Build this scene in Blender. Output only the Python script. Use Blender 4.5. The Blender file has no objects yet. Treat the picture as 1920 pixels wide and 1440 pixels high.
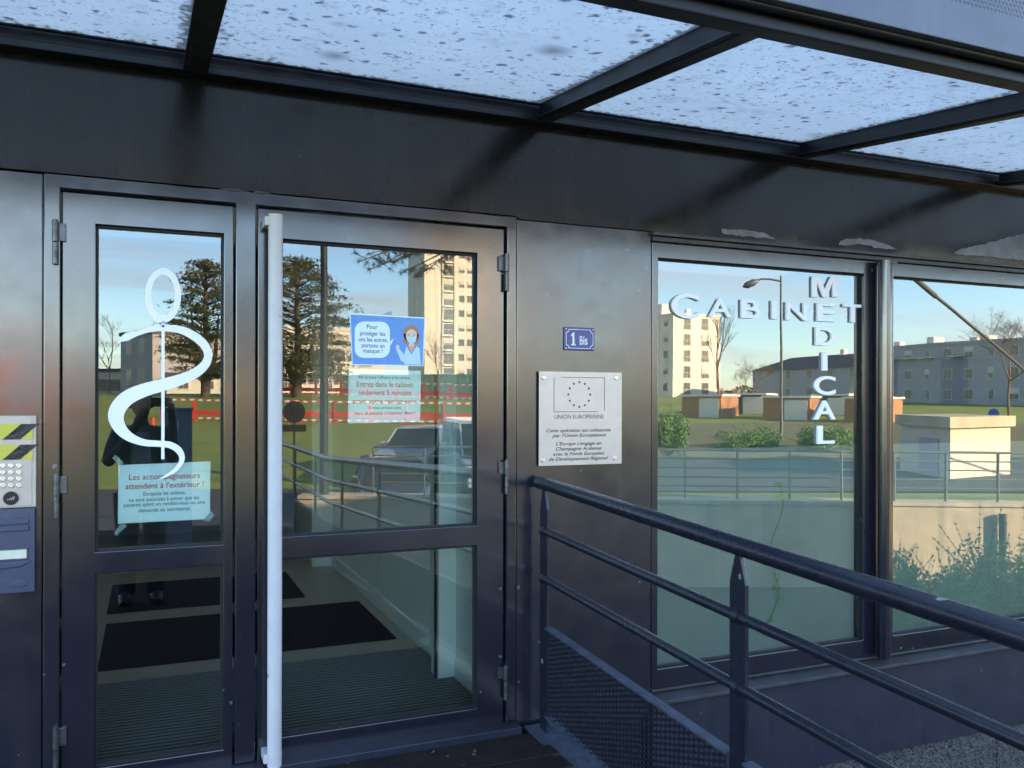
import bpy, bmesh, math, random
from mathutils import Vector, Matrix
PI = math.pi
rad = math.radians
scene = bpy.context.scene
COL = scene.collection

# ------------------------------------------------------------------ camera, world, sun, exposure
YAW = rad(23.0); FOC = 1600.0; HC = 1.40; DC = 3.36; HY = 749.0; ROLL = rad(0.12)
SN, CS = math.sin(YAW), math.cos(YAW)
cd = bpy.data.cameras.new('camera'); cam = bpy.data.objects.new('camera', cd); COL.objects.link(cam)
cd.sensor_width = 36; cd.lens = 36 * FOC / 1920; cd.shift_y = (HY - 720) / 1920
cd.clip_start = 0.02; cd.clip_end = 3000
cam.location = (0, -DC, HC)
cam.rotation_euler = (Matrix.Rotation(-YAW, 3, 'Z') @ Matrix.Rotation(rad(90), 3, 'X') @ Matrix.Rotation(ROLL, 3, 'Z')).to_euler()
scene.camera = cam

SUN_AZ = rad(38)      # from +y (behind the facade) towards +x
SUN_EL = rad(17)
S = Vector((math.sin(SUN_AZ) * math.cos(SUN_EL), math.cos(SUN_AZ) * math.cos(SUN_EL), math.sin(SUN_EL)))
ld = bpy.data.lights.new('sun', 'SUN'); ld.energy = 5.0; ld.angle = rad(0.5); ld.color = (1.0, 0.76, 0.47)
sun = bpy.data.objects.new('sun', ld); COL.objects.link(sun)
sun.rotation_euler = S.to_track_quat('Z', 'Y').to_euler()

world = bpy.data.worlds.new('World'); scene.world = world; world.use_nodes = True
wn = world.node_tree; wn.nodes.clear()
def wnode(t, **k):
    n = wn.nodes.new(t)
    for a, v in k.items(): setattr(n, a, v)
    return n
sky = wnode('ShaderNodeTexSky', sky_type='NISHITA', sun_disc=False, sun_elevation=SUN_EL, sun_rotation=SUN_AZ,
            air_density=1.0, dust_density=0.3, ozone_density=1.2)
bg = wnode('ShaderNodeBackground'); bg.inputs['Strength'].default_value = 0.15
wo = wnode('ShaderNodeOutputWorld')
tc = wnode('ShaderNodeTexCoord')
sep = wnode('ShaderNodeSeparateXYZ'); wn.links.new(tc.outputs['Generated'], sep.inputs[0])
zc = wnode('ShaderNodeMath', operation='ADD'); zc.inputs[1].default_value = 0.12; wn.links.new(sep.outputs['Z'], zc.inputs[0])
zm = wnode('ShaderNodeMath', operation='MAXIMUM'); zm.inputs[1].default_value = 0.05; wn.links.new(zc.outputs[0], zm.inputs[0])
dx = wnode('ShaderNodeMath', operation='DIVIDE'); wn.links.new(sep.outputs['X'], dx.inputs[0]); wn.links.new(zm.outputs[0], dx.inputs[1])
dy = wnode('ShaderNodeMath', operation='DIVIDE'); wn.links.new(sep.outputs['Y'], dy.inputs[0]); wn.links.new(zm.outputs[0], dy.inputs[1])
cv = wnode('ShaderNodeCombineXYZ'); wn.links.new(dx.outputs[0], cv.inputs['X']); wn.links.new(dy.outputs[0], cv.inputs['Y'])
mp = wnode('ShaderNodeMapping'); mp.inputs['Scale'].default_value = (0.55, 1.25, 1); mp.inputs['Rotation'].default_value = (0, 0, 0.25)
wn.links.new(cv.outputs[0], mp.inputs[0])
cn = wnode('ShaderNodeTexNoise'); cn.inputs['Scale'].default_value = 1.1; cn.inputs['Detail'].default_value = 9; cn.inputs['Roughness'].default_value = 0.58; cn.inputs['Distortion'].default_value = 0.5
wn.links.new(mp.outputs[0], cn.inputs['Vector'])
cr = wnode('ShaderNodeMapRange'); cr.inputs['From Min'].default_value = 0.47; cr.inputs['From Max'].default_value = 0.72; cr.inputs['To Min'].default_value = 0.0; cr.inputs['To Max'].default_value = 0.8
wn.links.new(cn.outputs['Fac'], cr.inputs['Value'])
mixc = wnode('ShaderNodeMix', data_type='RGBA'); mixc.inputs['B'].default_value = (3.2, 3.15, 3.25, 1)
# a thin contrail: a great-circle streak across the sky
cn2 = wnode('ShaderNodeVectorMath', operation='DOT_PRODUCT'); wn.links.new(tc.outputs['Generated'], cn2.inputs[0])
_nv = Vector((0.10, 0.235, 0.97)).normalized(); cn2.inputs[1].default_value = _nv
ab = wnode('ShaderNodeMath', operation='ABSOLUTE'); wn.links.new(cn2.outputs['Value'], ab.inputs[0])
ctr = wnode('ShaderNodeMapRange'); ctr.inputs['From Min'].default_value = 0.0; ctr.inputs['From Max'].default_value = 0.006; ctr.inputs['To Min'].default_value = 0.35; ctr.inputs['To Max'].default_value = 0.0
wn.links.new(ab.outputs[0], ctr.inputs['Value'])
mx = wnode('ShaderNodeMath', operation='MAXIMUM'); wn.links.new(cr.outputs[0], mx.inputs[0]); wn.links.new(ctr.outputs[0], mx.inputs[1])
skt = wnode('ShaderNodeMix', data_type='RGBA', blend_type='MULTIPLY'); skt.inputs['Factor'].default_value = 1; skt.inputs['B'].default_value = (.78, .90, 1.05, 1)   # camera white balance
wn.links.new(sky.outputs[0], skt.inputs['A'])
wn.links.new(mx.outputs[0], mixc.inputs['Factor']); wn.links.new(skt.outputs['Result'], mixc.inputs['A'])
wn.links.new(mixc.outputs['Result'], bg.inputs['Color']); wn.links.new(bg.outputs[0], wo.inputs[0])
scene.view_settings.view_transform = 'Standard'; scene.view_settings.look = 'None'
scene.view_settings.gamma = 1; scene.view_settings.exposure = 2.55
scene.cycles.max_bounces = 10; scene.cycles.transparent_max_bounces = 16; scene.cycles.glossy_bounces = 5

# ------------------------------------------------------------------ picture -> place helpers
def ray(px, py):
    a, b = px - 960.0, py - HY
    c, s = math.cos(ROLL), math.sin(ROLL)
    u, v = (c * a + s * b) / FOC, (-s * a + c * b) / FOC
    return Vector((u * CS + SN, -u * SN + CS, -v))
def F(px, py, y=0.0):              # point on a plane parallel to the facade
    d = ray(px, py); t = (y + DC) / d.y
    return Vector((d.x * t, y, HC + d.z * t))
def G(px, py, z):                  # point on a level floor
    d = ray(px, py); t = (z - HC) / d.z
    return Vector((d.x * t, -DC + d.y * t, z))
def V(px, py, Z):                  # real point whose mirror image stands at depth Z behind the glass
    d = ray(px, py) * Z
    return Vector((d.x, -(d.y - DC), HC + d.z))
def fx(px, y=0.0): return F(px, 750, y).x
def fz(px, py, y=0.0): return F(px, py, y).z

# ------------------------------------------------------------------ materials
def mat(name, color=(.5,.5,.5), rough=.5, metal=0., noise=None, nscale=5., bump=0., bscale=60., rnoise=0., spec=.5, coat=0., ior=1.5, specks=None, drips=None, stint=None):
    m = bpy.data.materials.new(name); m.use_nodes = True; t = m.node_tree; b = t.nodes['Principled BSDF']
    b.inputs['Base Color'].default_value = (*color, 1); b.inputs['Roughness'].default_value = rough; b.inputs['Metallic'].default_value = metal
    b.inputs['Specular IOR Level'].default_value = spec; b.inputs['Coat Weight'].default_value = coat; b.inputs['IOR'].default_value = ior
    if stint: b.inputs['Specular Tint'].default_value = (*stint, 1)
    co = t.nodes.new('ShaderNodeTexCoord')
    def tex(sc, det=6.):
        n = t.nodes.new('ShaderNodeTexNoise'); n.inputs['Scale'].default_value = sc; n.inputs['Detail'].default_value = det
        n.inputs['Roughness'].default_value = .65
        t.links.new(co.outputs['Object'], n.inputs['Vector']); return n
    if noise:
        n = tex(nscale); r = t.nodes.new('ShaderNodeValToRGB')
        r.color_ramp.elements[0].position = .35; r.color_ramp.elements[1].position = .68
        r.color_ramp.elements[0].color = (*noise, 1); r.color_ramp.elements[1].color = (*color, 1)
        t.links.new(n.outputs['Fac'], r.inputs[0]); t.links.new(r.outputs[0], b.inputs['Base Color'])
    def over(fac, colr):
        mx = t.nodes.new('ShaderNodeMix'); mx.data_type = 'RGBA'; mx.inputs['B'].default_value = (*colr, 1); t.links.new(fac, mx.inputs['Factor'])
        src = b.inputs['Base Color'].links[0].from_socket if b.inputs['Base Color'].links else None
        if src: t.links.new(src, mx.inputs['A'])
        else: mx.inputs['A'].default_value = (*color, 1)
        t.links.new(mx.outputs['Result'], b.inputs['Base Color'])
    if drips:
        mpn = t.nodes.new('ShaderNodeMapping'); mpn.inputs['Scale'].default_value = (1, 1, .07); t.links.new(co.outputs['Object'], mpn.inputs[0])
        n = tex(drips[1]); t.links.new(mpn.outputs[0], n.inputs['Vector'])
        r = t.nodes.new('ShaderNodeMapRange'); r.inputs['From Min'].default_value = .52; r.inputs['From Max'].default_value = .72; r.inputs['To Max'].default_value = .75; t.links.new(n.outputs['Fac'], r.inputs[0]); over(r.outputs[0], drips[0])
    if specks:
        v = t.nodes.new('ShaderNodeTexVoronoi'); v.inputs['Scale'].default_value = specks[1]; nn = tex(specks[1] * .8, 2.)
        ad = t.nodes.new('ShaderNodeVectorMath'); ad.operation = 'MULTIPLY_ADD'; ad.inputs[1].default_value = (.02, .02, .02); t.links.new(nn.outputs['Color'], ad.inputs[0]); t.links.new(co.outputs['Object'], ad.inputs[2]); t.links.new(ad.outputs[0], v.inputs['Vector'])
        sc = t.nodes.new('ShaderNodeSeparateColor'); t.links.new(v.outputs['Color'], sc.inputs[0])
        rr = t.nodes.new('ShaderNodeMapRange'); rr.inputs['From Min'].default_value = specks[2]; rr.inputs['To Max'].default_value = .30; t.links.new(sc.outputs['Red'], rr.inputs[0])
        sb = t.nodes.new('ShaderNodeMath'); sb.operation = 'SUBTRACT'; t.links.new(rr.outputs[0], sb.inputs[0]); t.links.new(v.outputs['Distance'], sb.inputs[1])
        gt = t.nodes.new('ShaderNodeMapRange'); gt.inputs['From Max'].default_value = .05; t.links.new(sb.outputs[0], gt.inputs[0]); over(gt.outputs[0], specks[0])
    if rnoise:
        n = tex(nscale * 1.7); r = t.nodes.new('ShaderNodeMapRange')
        r.inputs['From Min'].default_value = .3; r.inputs['From Max'].default_value = .7
        r.inputs['To Min'].default_value = max(rough - rnoise, .02); r.inputs['To Max'].default_value = rough + rnoise
        t.links.new(n.outputs['Fac'], r.inputs[0]); t.links.new(r.outputs[0], b.inputs['Roughness'])
    if bump:
        n = tex(bscale, 3.); bp = t.nodes.new('ShaderNodeBump'); bp.inputs['Strength'].default_value = bump; bp.inputs['Distance'].default_value = .01
        t.links.new(n.outputs['Fac'], bp.inputs['Height']); t.links.new(bp.outputs[0], b.inputs['Normal'])
    return m
M = {}
M['paint'] = mat('grey_blue_paint', (.0120,.0132,.025), .17, noise=(.0095,.0105,.019), nscale=3., rnoise=.045, ior=2.05, specks=((.12,.12,.13), 34, .95), drips=((.022,.021,.026), 7), stint=(1.0, .91, .85))
M['paint_pier'] = mat('grey_blue_panel_paint', (.0130,.0142,.026), .19, noise=(.010,.011,.020), nscale=4., bump=.012, bscale=30, rnoise=.06, ior=2.05, specks=((.10,.10,.11), 30, .95), drips=((.024,.022,.026), 6), stint=(1.0, .91, .85))
M['fascia'] = mat('gloss_dark_cladding', (.0175,.0145,.0128), .19, noise=(.012,.0105,.0095), nscale=2.2, bump=.04, bscale=9, rnoise=.07, spec=.5, specks=((.035,.032,.03), 48, .95), drips=((.030,.025,.021), 5), stint=(1.0, .91, .85))
M['beam'] = mat('dark_beam_paint', (.008,.009,.015), .35, noise=(.008,.0075,.008), nscale=6., bump=.06, rnoise=.08)
M['beam_front'] = mat('lilac_grey_panel', (.125,.13,.165), .35, noise=(.105,.11,.14), nscale=5., bump=.05, rnoise=.08, drips=((.15,.15,.18), 6))
M['rail'] = mat('navy_rail_paint', (.012,.0135,.027), .28, noise=(.009,.0105,.020), nscale=9., rnoise=.08, ior=1.65, specks=((.20,.20,.22), 22, .93))
M['meshpaint'] = mat('perforated_panel_paint', (.012,.014,.026), .35, noise=(.009,.010,.019), nscale=9., ior=1.6)
M['flat'] = mat('dusty_steel_flat', (.06,.075,.12), .5, noise=(.03,.036,.055), nscale=22., bump=.1, bscale=140, rnoise=.12)
M['worn'] = mat('worn_hinge_steel', (.16,.16,.17), .35, .7, noise=(.07,.07,.075), nscale=40., bump=.1)
M['white'] = mat('cream_white_tube', (.60,.575,.59), .38, noise=(.55,.525,.54), nscale=12., bump=.02, rnoise=.1, specks=((.30,.29,.28), 24, .93), drips=((.52,.49,.46), 9))
M['vinyl'] = mat('white_vinyl', (.93,.91,.95), .45, noise=(.91,.89,.93), nscale=8.)
M['foam'] = mat('white_foam_letter', (.95,.93,.96), .5, noise=(.93,.91,.94), nscale=10.)
M['paper'] = mat('pale_blue_paper', (.80,.93,.95), .8, noise=(.77,.91,.93), nscale=9.)
M['red_ink'] = mat('red_ink', (.60,.10,.08), .7); M['black_ink'] = mat('black_ink', (.05,.06,.07), .7)
M['tape'] = mat('clear_tape', (.30,.38,.38), .4)
M['blue_print'] = mat('blue_poster_print', (.12,.31,.72), .35, noise=(.10,.27,.66), nscale=14.)
M['bubble'] = mat('poster_white', (.72,.84,.95), .4); M['hair_print'] = mat('auburn_print', (.42,.19,.11), .4)
M['skin_print'] = mat('skin_print', (.75,.55,.45), .4); M['coat_print'] = mat('pale_coat_print', (.50,.68,.86), .4)
M['mask_print'] = mat('mask_print', (.45,.70,.88), .4); M['navy_ink'] = mat('navy_ink', (.06,.09,.2), .6); M['orange_print'] = mat('orange_print', (.75,.38,.2), .5)
M['enamel'] = mat('blue_enamel', (.012,.020,.21), .22, noise=(.011,.018,.18), nscale=9., coat=.15)
M['enamel_white'] = mat('white_enamel', (.72,.74,.80), .25)
M['steel'] = mat('brushed_steel', (.66,.57,.51), .36, .4, noise=(.60,.52,.465), nscale=14., rnoise=.05)
M['intercom'] = mat('dull_beige_steel', (.56,.47,.40), .42, .3, noise=(.50,.42,.36), nscale=14., rnoise=.06)
M['bolt'] = mat('bright_bolt', (.75,.74,.73), .25, .9)
M['etch'] = mat('engraved_black', (.045,.040,.040), .6)
M['yellow'] = mat('yellow_tape', (.60,.52,.06), .45); M['blacktape'] = mat('black_tape', (.008,.008,.010), .3, bump=.3, bscale=60)
M['reader'] = mat('black_reader', (.012,.012,.014), .25)
M['mailbox'] = mat('slate_blue_lacquer', (.034,.045,.105), .33, noise=(.030,.040,.09), nscale=7., bump=.06, rnoise=.06, ior=1.7)
M['label'] = mat('cream_label', (.70,.68,.58), .5, noise=(.62,.60,.50), nscale=40.)
M['gasket'] = mat('black_gasket', (.008,.008,.009), .6)
M['sill'] = mat('weathered_sill', (.055,.058,.068), .42, noise=(.03,.03,.033), nscale=8., bump=.1, rnoise=.1)
M['threshold'] = mat('dark_threshold', (.022,.028,.05), .4, noise=(.015,.018,.03), nscale=12., bump=.1)
M['wood'] = mat('dark_deck_wood', (.030,.022,.021), .75, noise=(.018,.014,.014), nscale=9., bump=.35, bscale=70, spec=.12)
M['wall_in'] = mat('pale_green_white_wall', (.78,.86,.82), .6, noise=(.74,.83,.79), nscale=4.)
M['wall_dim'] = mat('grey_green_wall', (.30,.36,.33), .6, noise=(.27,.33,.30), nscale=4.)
M['floor_in'] = mat('beige_vinyl_floor', (.42,.40,.33), .45, noise=(.38,.36,.30), nscale=6., rnoise=.1)
M['mat'] = mat('black_mat_pile', (.011,.012,.014), .95, noise=(.007,.007,.008), nscale=40., bump=.5, bscale=300, spec=.08)
M['grate'] = mat('ribbed_mat', (.16,.17,.17), .5); M['gratebase'] = mat('ribbed_mat_base', (.004,.0045,.005), .9, spec=.05)
M['dark'] = mat('dark_interior', (.02,.022,.022), .8)
M['ceiling'] = mat('interior_ceiling', (.45,.46,.44), .8)
M['film'] = mat('frosted_film', (.35,.385,.355), .6, noise=(.29,.325,.30), nscale=2.)
M['leaf_in'] = mat('houseplant_leaf', (.24,.42,.20), .5, noise=(.16,.32,.14), nscale=20.)
M['concrete'] = mat('stained_concrete', (.60,.52,.37), .85, noise=(.40,.34,.24), nscale=1.6, bump=.3, bscale=18, drips=((.28,.23,.15), 2.2))
M['agg'] = None
M['asphalt'] = mat('asphalt', (.055,.055,.058), .85, noise=(.042,.042,.045), nscale=3., bump=.4, bscale=90)
M['paving'] = mat('ramp_paving', (.018,.015,.014), .9, noise=(.013,.011,.011), nscale=4., bump=.3, bscale=70, spec=.05)
M['roofing'] = mat('roof_felt', (.10,.10,.10), .9)
M['white_wall'] = mat('white_render', (.78,.72,.62), .85, noise=(.72,.66,.56), nscale=.6, drips=((.60,.54,.45), .5))
M['cream_wall'] = mat('cream_render', (.66,.58,.46), .85, noise=(.60,.52,.41), nscale=.5)
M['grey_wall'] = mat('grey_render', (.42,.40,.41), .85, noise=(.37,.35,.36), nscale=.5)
M['lilac_wall'] = mat('lilac_render', (.27,.25,.30), .85)
M['slate'] = mat('slate_roof', (.09,.085,.09), .7, noise=(.07,.065,.07), nscale=2.)
M['brick'] = mat('orange_brick', (.44,.22,.12), .9, noise=(.36,.17,.09), nscale=5.)
M['pane_dark'] = mat('far_window_glass', (.13,.125,.12), .15)
M['shutter'] = mat('far_shutter', (.72,.66,.58), .7)
M['green_fence'] = mat('green_hoarding', (.17,.27,.20), .8, noise=(.13,.21,.15), nscale=1.5)
M['red'] = mat('red_plastic', (.60,.05,.025), .5); M['whiteplas'] = mat('white_plastic', (.75,.74,.72), .5)
M['bark'] = mat('bark', (.11,.085,.065), .95, noise=(.07,.052,.04), nscale=3., bump=.5, bscale=12)
M['twig'] = mat('bare_twig', (.17,.115,.085), .9)
M['needle'] = mat('cedar_needle', (.12,.125,.05), .8, noise=(.07,.08,.036), nscale=1.2)
M['pine'] = mat('pine_needle', (.050,.066,.036), .8, noise=(.030,.042,.024), nscale=2.)
M['bushleaf'] = mat('bush_leaf', (.17,.32,.08), .6, noise=(.10,.20,.05), nscale=3.)
M['pole_dark'] = mat('black_pole_paint', (.006,.006,.006), .6); M['pole_grey'] = mat('galvanised_pole', (.12,.125,.125), .5, .3)
M['cabinet'] = mat('blue_grey_cabinet', (.16,.19,.26), .5)
M['rubber'] = mat('tyre_rubber', (.015,.015,.016), .8); M['alloy'] = mat('wheel_alloy', (.5,.5,.52), .3, .8)
M['carglass'] = mat('car_glass', (.015,.018,.02), .06, spec=.9); M['lamp_glass'] = mat('lamp_glass', (.7,.72,.75), .1)
M['silver_car'] = mat('silver_car_paint', (.50,.49,.50), .25, .3, coat=.6); M['dark_car'] = mat('anthracite_car_paint', (.035,.037,.042), .25, coat=.8)
M['blue_car'] = mat('pale_blue_van_paint', (.32,.42,.55), .28, coat=.6); M['navy_car'] = mat('navy_car_paint', (.02,.03,.07), .25, coat=.8)
M['red_van'] = mat('red_van_paint', (.60,.035,.02), .3, coat=.5)
M['blind'] = mat('lowered_blind', (.62,.57,.50), .8)
M['sign_blue'] = mat('blue_road_sign', (.02,.10,.45), .4); M['spandrel'] = mat('spandrel_paint', (.024,.0265,.047), .38, noise=(.019,.021,.037), nscale=5., rnoise=.06, ior=1.5, drips=((.034,.035,.055), 11), specks=((.08,.08,.09), 36, .95))
M['skin'] = mat('skin', (.50,.32,.24), .55); M['hair'] = mat('dark_brown_hair', (.020,.014,.011), .6)
M['jacket'] = mat('navy_jacket', (.016,.020,.042), .8, noise=(.012,.015,.033), nscale=20., bump=.2, bscale=120)
M['shirt'] = mat('pale_blue_shirt', (.25,.30,.38), .8); M['jeans'] = mat('dark_jeans', (.02,.025,.045), .9); M['shoe'] = mat('black_shoe', (.012,.012,.012), .5)
M['phone'] = mat('black_phone', (.01,.01,.011), .2); M['eye'] = mat('eye_white', (.6,.6,.6), .3); M['lip'] = mat('lip', (.38,.17,.15), .5)

def agg_mat():
    m = bpy.data.materials.new('exposed_aggregate'); m.use_nodes = True; t = m.node_tree; b = t.nodes['Principled BSDF']
    co = t.nodes.new('ShaderNodeTexCoord'); v = t.nodes.new('ShaderNodeTexVoronoi'); v.inputs['Scale'].default_value = 75
    t.links.new(co.outputs['Object'], v.inputs['Vector'])
    r = t.nodes.new('ShaderNodeValToRGB'); r.color_ramp.elements[0].color = (.018,.018,.02,1); r.color_ramp.elements[1].color = (.13,.12,.12,1)
    t.links.new(v.outputs['Color'], r.inputs[0]); t.links.new(r.outputs[0], b.inputs['Base Color'])
    bp = t.nodes.new('ShaderNodeBump'); bp.inputs['Strength'].default_value = .9; bp.inputs['Distance'].default_value = .012; bp.invert = True
    t.links.new(v.outputs['Distance'], bp.inputs['Height']); t.links.new(bp.outputs[0], b.inputs['Normal']); b.inputs['Roughness'].default_value = .85
    return m
M['agg'] = agg_mat()

def glass_mat(name, tint, base):
    m = bpy.data.materials.new(name); m.use_nodes = True; t = m.node_tree; t.nodes.clear()
    o = t.nodes.new('ShaderNodeOutputMaterial'); mx = t.nodes.new('ShaderNodeMixShader')
    tr = t.nodes.new('ShaderNodeBsdfTransparent'); tr.inputs[0].default_value = (*tint, 1)
    gl = t.nodes.new('ShaderNodeBsdfGlossy'); gl.inputs['Roughness'].default_value = 0.0; gl.inputs['Color'].default_value = (.98,1,1,1)
    fr = t.nodes.new('ShaderNodeFresnel'); fr.inputs['IOR'].default_value = 1.5
    ad = t.nodes.new('ShaderNodeMath'); ad.operation = 'ADD'; ad.inputs[1].default_value = base; ad.use_clamp = True
    co = t.nodes.new('ShaderNodeTexCoord'); n = t.nodes.new('ShaderNodeTexNoise'); n.inputs['Scale'].default_value = 2.2; n.inputs['Detail'].default_value = 1
    t.links.new(co.outputs['Object'], n.inputs['Vector'])
    bp = t.nodes.new('ShaderNodeBump'); bp.inputs['Strength'].default_value = .05; bp.inputs['Distance'].default_value = .004
    t.links.new(n.outputs['Fac'], bp.inputs['Height']); t.links.new(bp.outputs[0], gl.inputs['Normal'])
    t.links.new(fr.outputs[0], ad.inputs[0]); t.links.new(ad.outputs[0], mx.inputs[0])
    t.links.new(tr.outputs[0], mx.inputs[1]); t.links.new(gl.outputs[0], mx.inputs[2]); t.links.new(mx.outputs[0], o.inputs[0])
    return m
M['glass'] = glass_mat('coated_glass', (.89,.96,.93), .115)
M['window_glass'] = glass_mat('coated_window_glass', (.86,.94,.90), .18)
M['glass_clear'] = glass_mat('clear_glass', (.86,.93,.90), .02)
def clear_mat():
    m = bpy.data.materials.new('glass_inner_faces'); m.use_nodes = True; t = m.node_tree; t.nodes.clear()
    o = t.nodes.new('ShaderNodeOutputMaterial'); tr = t.nodes.new('ShaderNodeBsdfTransparent'); tr.inputs[0].default_value = (.97,.99,.98,1)
    t.links.new(tr.outputs[0], o.inputs[0]); return m
M['glass_in'] = clear_mat()

def canopy_mat():
    m = bpy.data.materials.new('dirty_frosted_glazing'); m.use_nodes = True; t = m.node_tree; t.nodes.clear()
    N = t.nodes.new; L = t.links.new
    o = N('ShaderNodeOutputMaterial'); co = N('ShaderNodeTexCoord')
    tl = N('ShaderNodeBsdfTranslucent'); tr = N('ShaderNodeBsdfTransparent'); tr.inputs[0].default_value = (.47,.51,.52,1)
    mapn = N('ShaderNodeMapping'); mapn.inputs['Scale'].default_value = (1, 1, 1); L(co.outputs['Object'], mapn.inputs[0])
    def spots(scale, lo, hi, rnd=1.0):
        ds = N('ShaderNodeTexNoise'); ds.inputs['Scale'].default_value = scale * 1.3; ds.inputs['Detail'].default_value = 3
        L(mapn.outputs[0], ds.inputs['Vector'])
        va = N('ShaderNodeMix'); va.data_type = 'VECTOR'; va.inputs['Factor'].default_value = .05
        L(mapn.outputs[0], va.inputs['A']); L(ds.outputs['Color'], va.inputs['B'])
        v = N('ShaderNodeTexVoronoi'); v.inputs['Scale'].default_value = scale; v.inputs['Randomness'].default_value = rnd
        L(va.outputs['Result'], v.inputs['Vector'])
        sc = N('ShaderNodeSeparateColor'); L(v.outputs['Color'], sc.inputs[0])
        # radius of each spot varies with its cell colour; many cells have none
        rr = N('ShaderNodeMapRange'); rr.inputs['From Min'].default_value = lo; rr.inputs['From Max'].default_value = 1.0
        rr.inputs['To Min'].default_value = 0.0; rr.inputs['To Max'].default_value = hi; L(sc.outputs['Red'], rr.inputs[0])
        sb = N('ShaderNodeMath'); sb.operation = 'SUBTRACT'; L(rr.outputs[0], sb.inputs[0]); L(v.outputs['Distance'], sb.inputs[1])
        mr = N('ShaderNodeMapRange'); mr.inputs['From Min'].default_value = -0.12; mr.inputs['From Max'].default_value = .14; L(sb.outputs[0], mr.inputs[0])
        return mr.outputs[0]
    a = spots(24, .50, .40); b = spots(54, .34, .46); c = spots(3.3, .78, .15)
    def mxm(x, y):
        n = N('ShaderNodeMath'); n.operation = 'MAXIMUM'; L(x, n.inputs[0]); L(y, n.inputs[1]); return n.outputs[0]
    # patchiness
    pn = N('ShaderNodeTexNoise'); pn.inputs['Scale'].default_value = 3.0; pn.inputs['Detail'].default_value = 4; L(mapn.outputs[0], pn.inputs['Vector'])
    pr = N('ShaderNodeMapRange'); pr.inputs['From Min'].default_value = .35; pr.inputs['From Max'].default_value = .65; L(pn.outputs['Fac'], pr.inputs[0])
    bm = N('ShaderNodeMath'); bm.operation = 'MULTIPLY'; L(b, bm.inputs[0]); L(pr.outputs[0], bm.inputs[1])
    al = mxm(mxm(a, bm.outputs[0]), c)
    # dirt gathers along the bars (UV-free: stored edge distance attribute)
    at = N('ShaderNodeAttribute'); at.attribute_name = 'edge'
    en = N('ShaderNodeTexNoise'); en.inputs['Scale'].default_value = 40; en.inputs['Detail'].default_value = 6; L(mapn.outputs[0], en.inputs['Vector'])
    es = N('ShaderNodeMath'); es.operation = 'MULTIPLY_ADD'; es.inputs[1].default_value = .15; es.inputs[2].default_value = -.052; L(en.outputs['Fac'], es.inputs[0])
    ed = N('ShaderNodeMath'); ed.operation = 'SUBTRACT'; L(es.outputs[0], ed.inputs[0]); L(at.outputs['Fac'], ed.inputs[1])
    er = N('ShaderNodeMapRange'); er.inputs['From Min'].default_value = -.012; er.inputs['From Max'].default_value = .010; L(ed.outputs[0], er.inputs[0])
    al = mxm(al, er.outputs[0])
    # broad brownish film of old dirt
    wn_ = N('ShaderNodeTexNoise'); wn_.inputs['Scale'].default_value = 7; wn_.inputs['Detail'].default_value = 8; wn_.inputs['Roughness'].default_value = .7; L(mapn.outputs[0], wn_.inputs['Vector'])
    wr = N('ShaderNodeMapRange'); wr.inputs['From Min'].default_value = .55; wr.inputs['From Max'].default_value = .85; wr.inputs['To Max'].default_value = .75; L(wn_.outputs['Fac'], wr.inputs[0]); al = mxm(al, wr.outputs[0])
    d = N('ShaderNodeBsdfDiffuse'); dcr = N('ShaderNodeValToRGB'); dcr.color_ramp.elements[0].position = .42; dcr.color_ramp.elements[1].position = .62; dcr.color_ramp.elements[0].color = (.03,.03,.03,1); dcr.color_ramp.elements[1].color = (.11,.075,.035,1); L(pn.outputs['Fac'], dcr.inputs[0]); L(dcr.outputs[0], d.inputs[0])
    cr = N('ShaderNodeValToRGB'); cr.color_ramp.elements[0].color = (.60,.60,.56,1); cr.color_ramp.elements[1].color = (.78,.775,.72,1)
    L(pn.outputs['Fac'], cr.inputs[0]); L(cr.outputs[0], tl.inputs[0])
    m1 = N('ShaderNodeMixShader'); m1.inputs[0].default_value = .70; L(tr.outputs[0], m1.inputs[1]); L(tl.outputs[0], m1.inputs[2])
    m2 = N('ShaderNodeMixShader'); sc9 = N('ShaderNodeMath'); sc9.operation = 'MULTIPLY'; sc9.inputs[1].default_value = .74; L(al, sc9.inputs[0]); L(sc9.outputs[0], m2.inputs[0]); L(m1.outputs[0], m2.inputs[1]); L(d.outputs[0], m2.inputs[2])
    gl = N('ShaderNodeBsdfGlossy'); gl.inputs['Roughness'].default_value = .12; m3 = N('ShaderNodeMixShader'); m3.inputs[0].default_value = .06
    L(m2.outputs[0], m3.inputs[1]); L(gl.outputs[0], m3.inputs[2]); L(m3.outputs[0], o.inputs[0])
    return m
M['canopy'] = canopy_mat()
def opal():
    m = bpy.data.materials.new('opal_added_rooflight'); m.use_nodes = True; t = m.node_tree; t.nodes.clear()
    o = t.nodes.new('ShaderNodeOutputMaterial'); a = t.nodes.new('ShaderNodeBsdfTransparent'); b = t.nodes.new('ShaderNodeBsdfTranslucent'); x = t.nodes.new('ShaderNodeMixShader')
    b.inputs[0].default_value = (.36,.36,.35,1); x.inputs[0].default_value = .5; t.links.new(a.outputs[0], x.inputs[1]); t.links.new(b.outputs[0], x.inputs[2]); t.links.new(x.outputs[0], o.inputs[0]); return m
M['added_rooflight_pane'] = opal()  # diffusing pane for the roof openings added to light the interior

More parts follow.
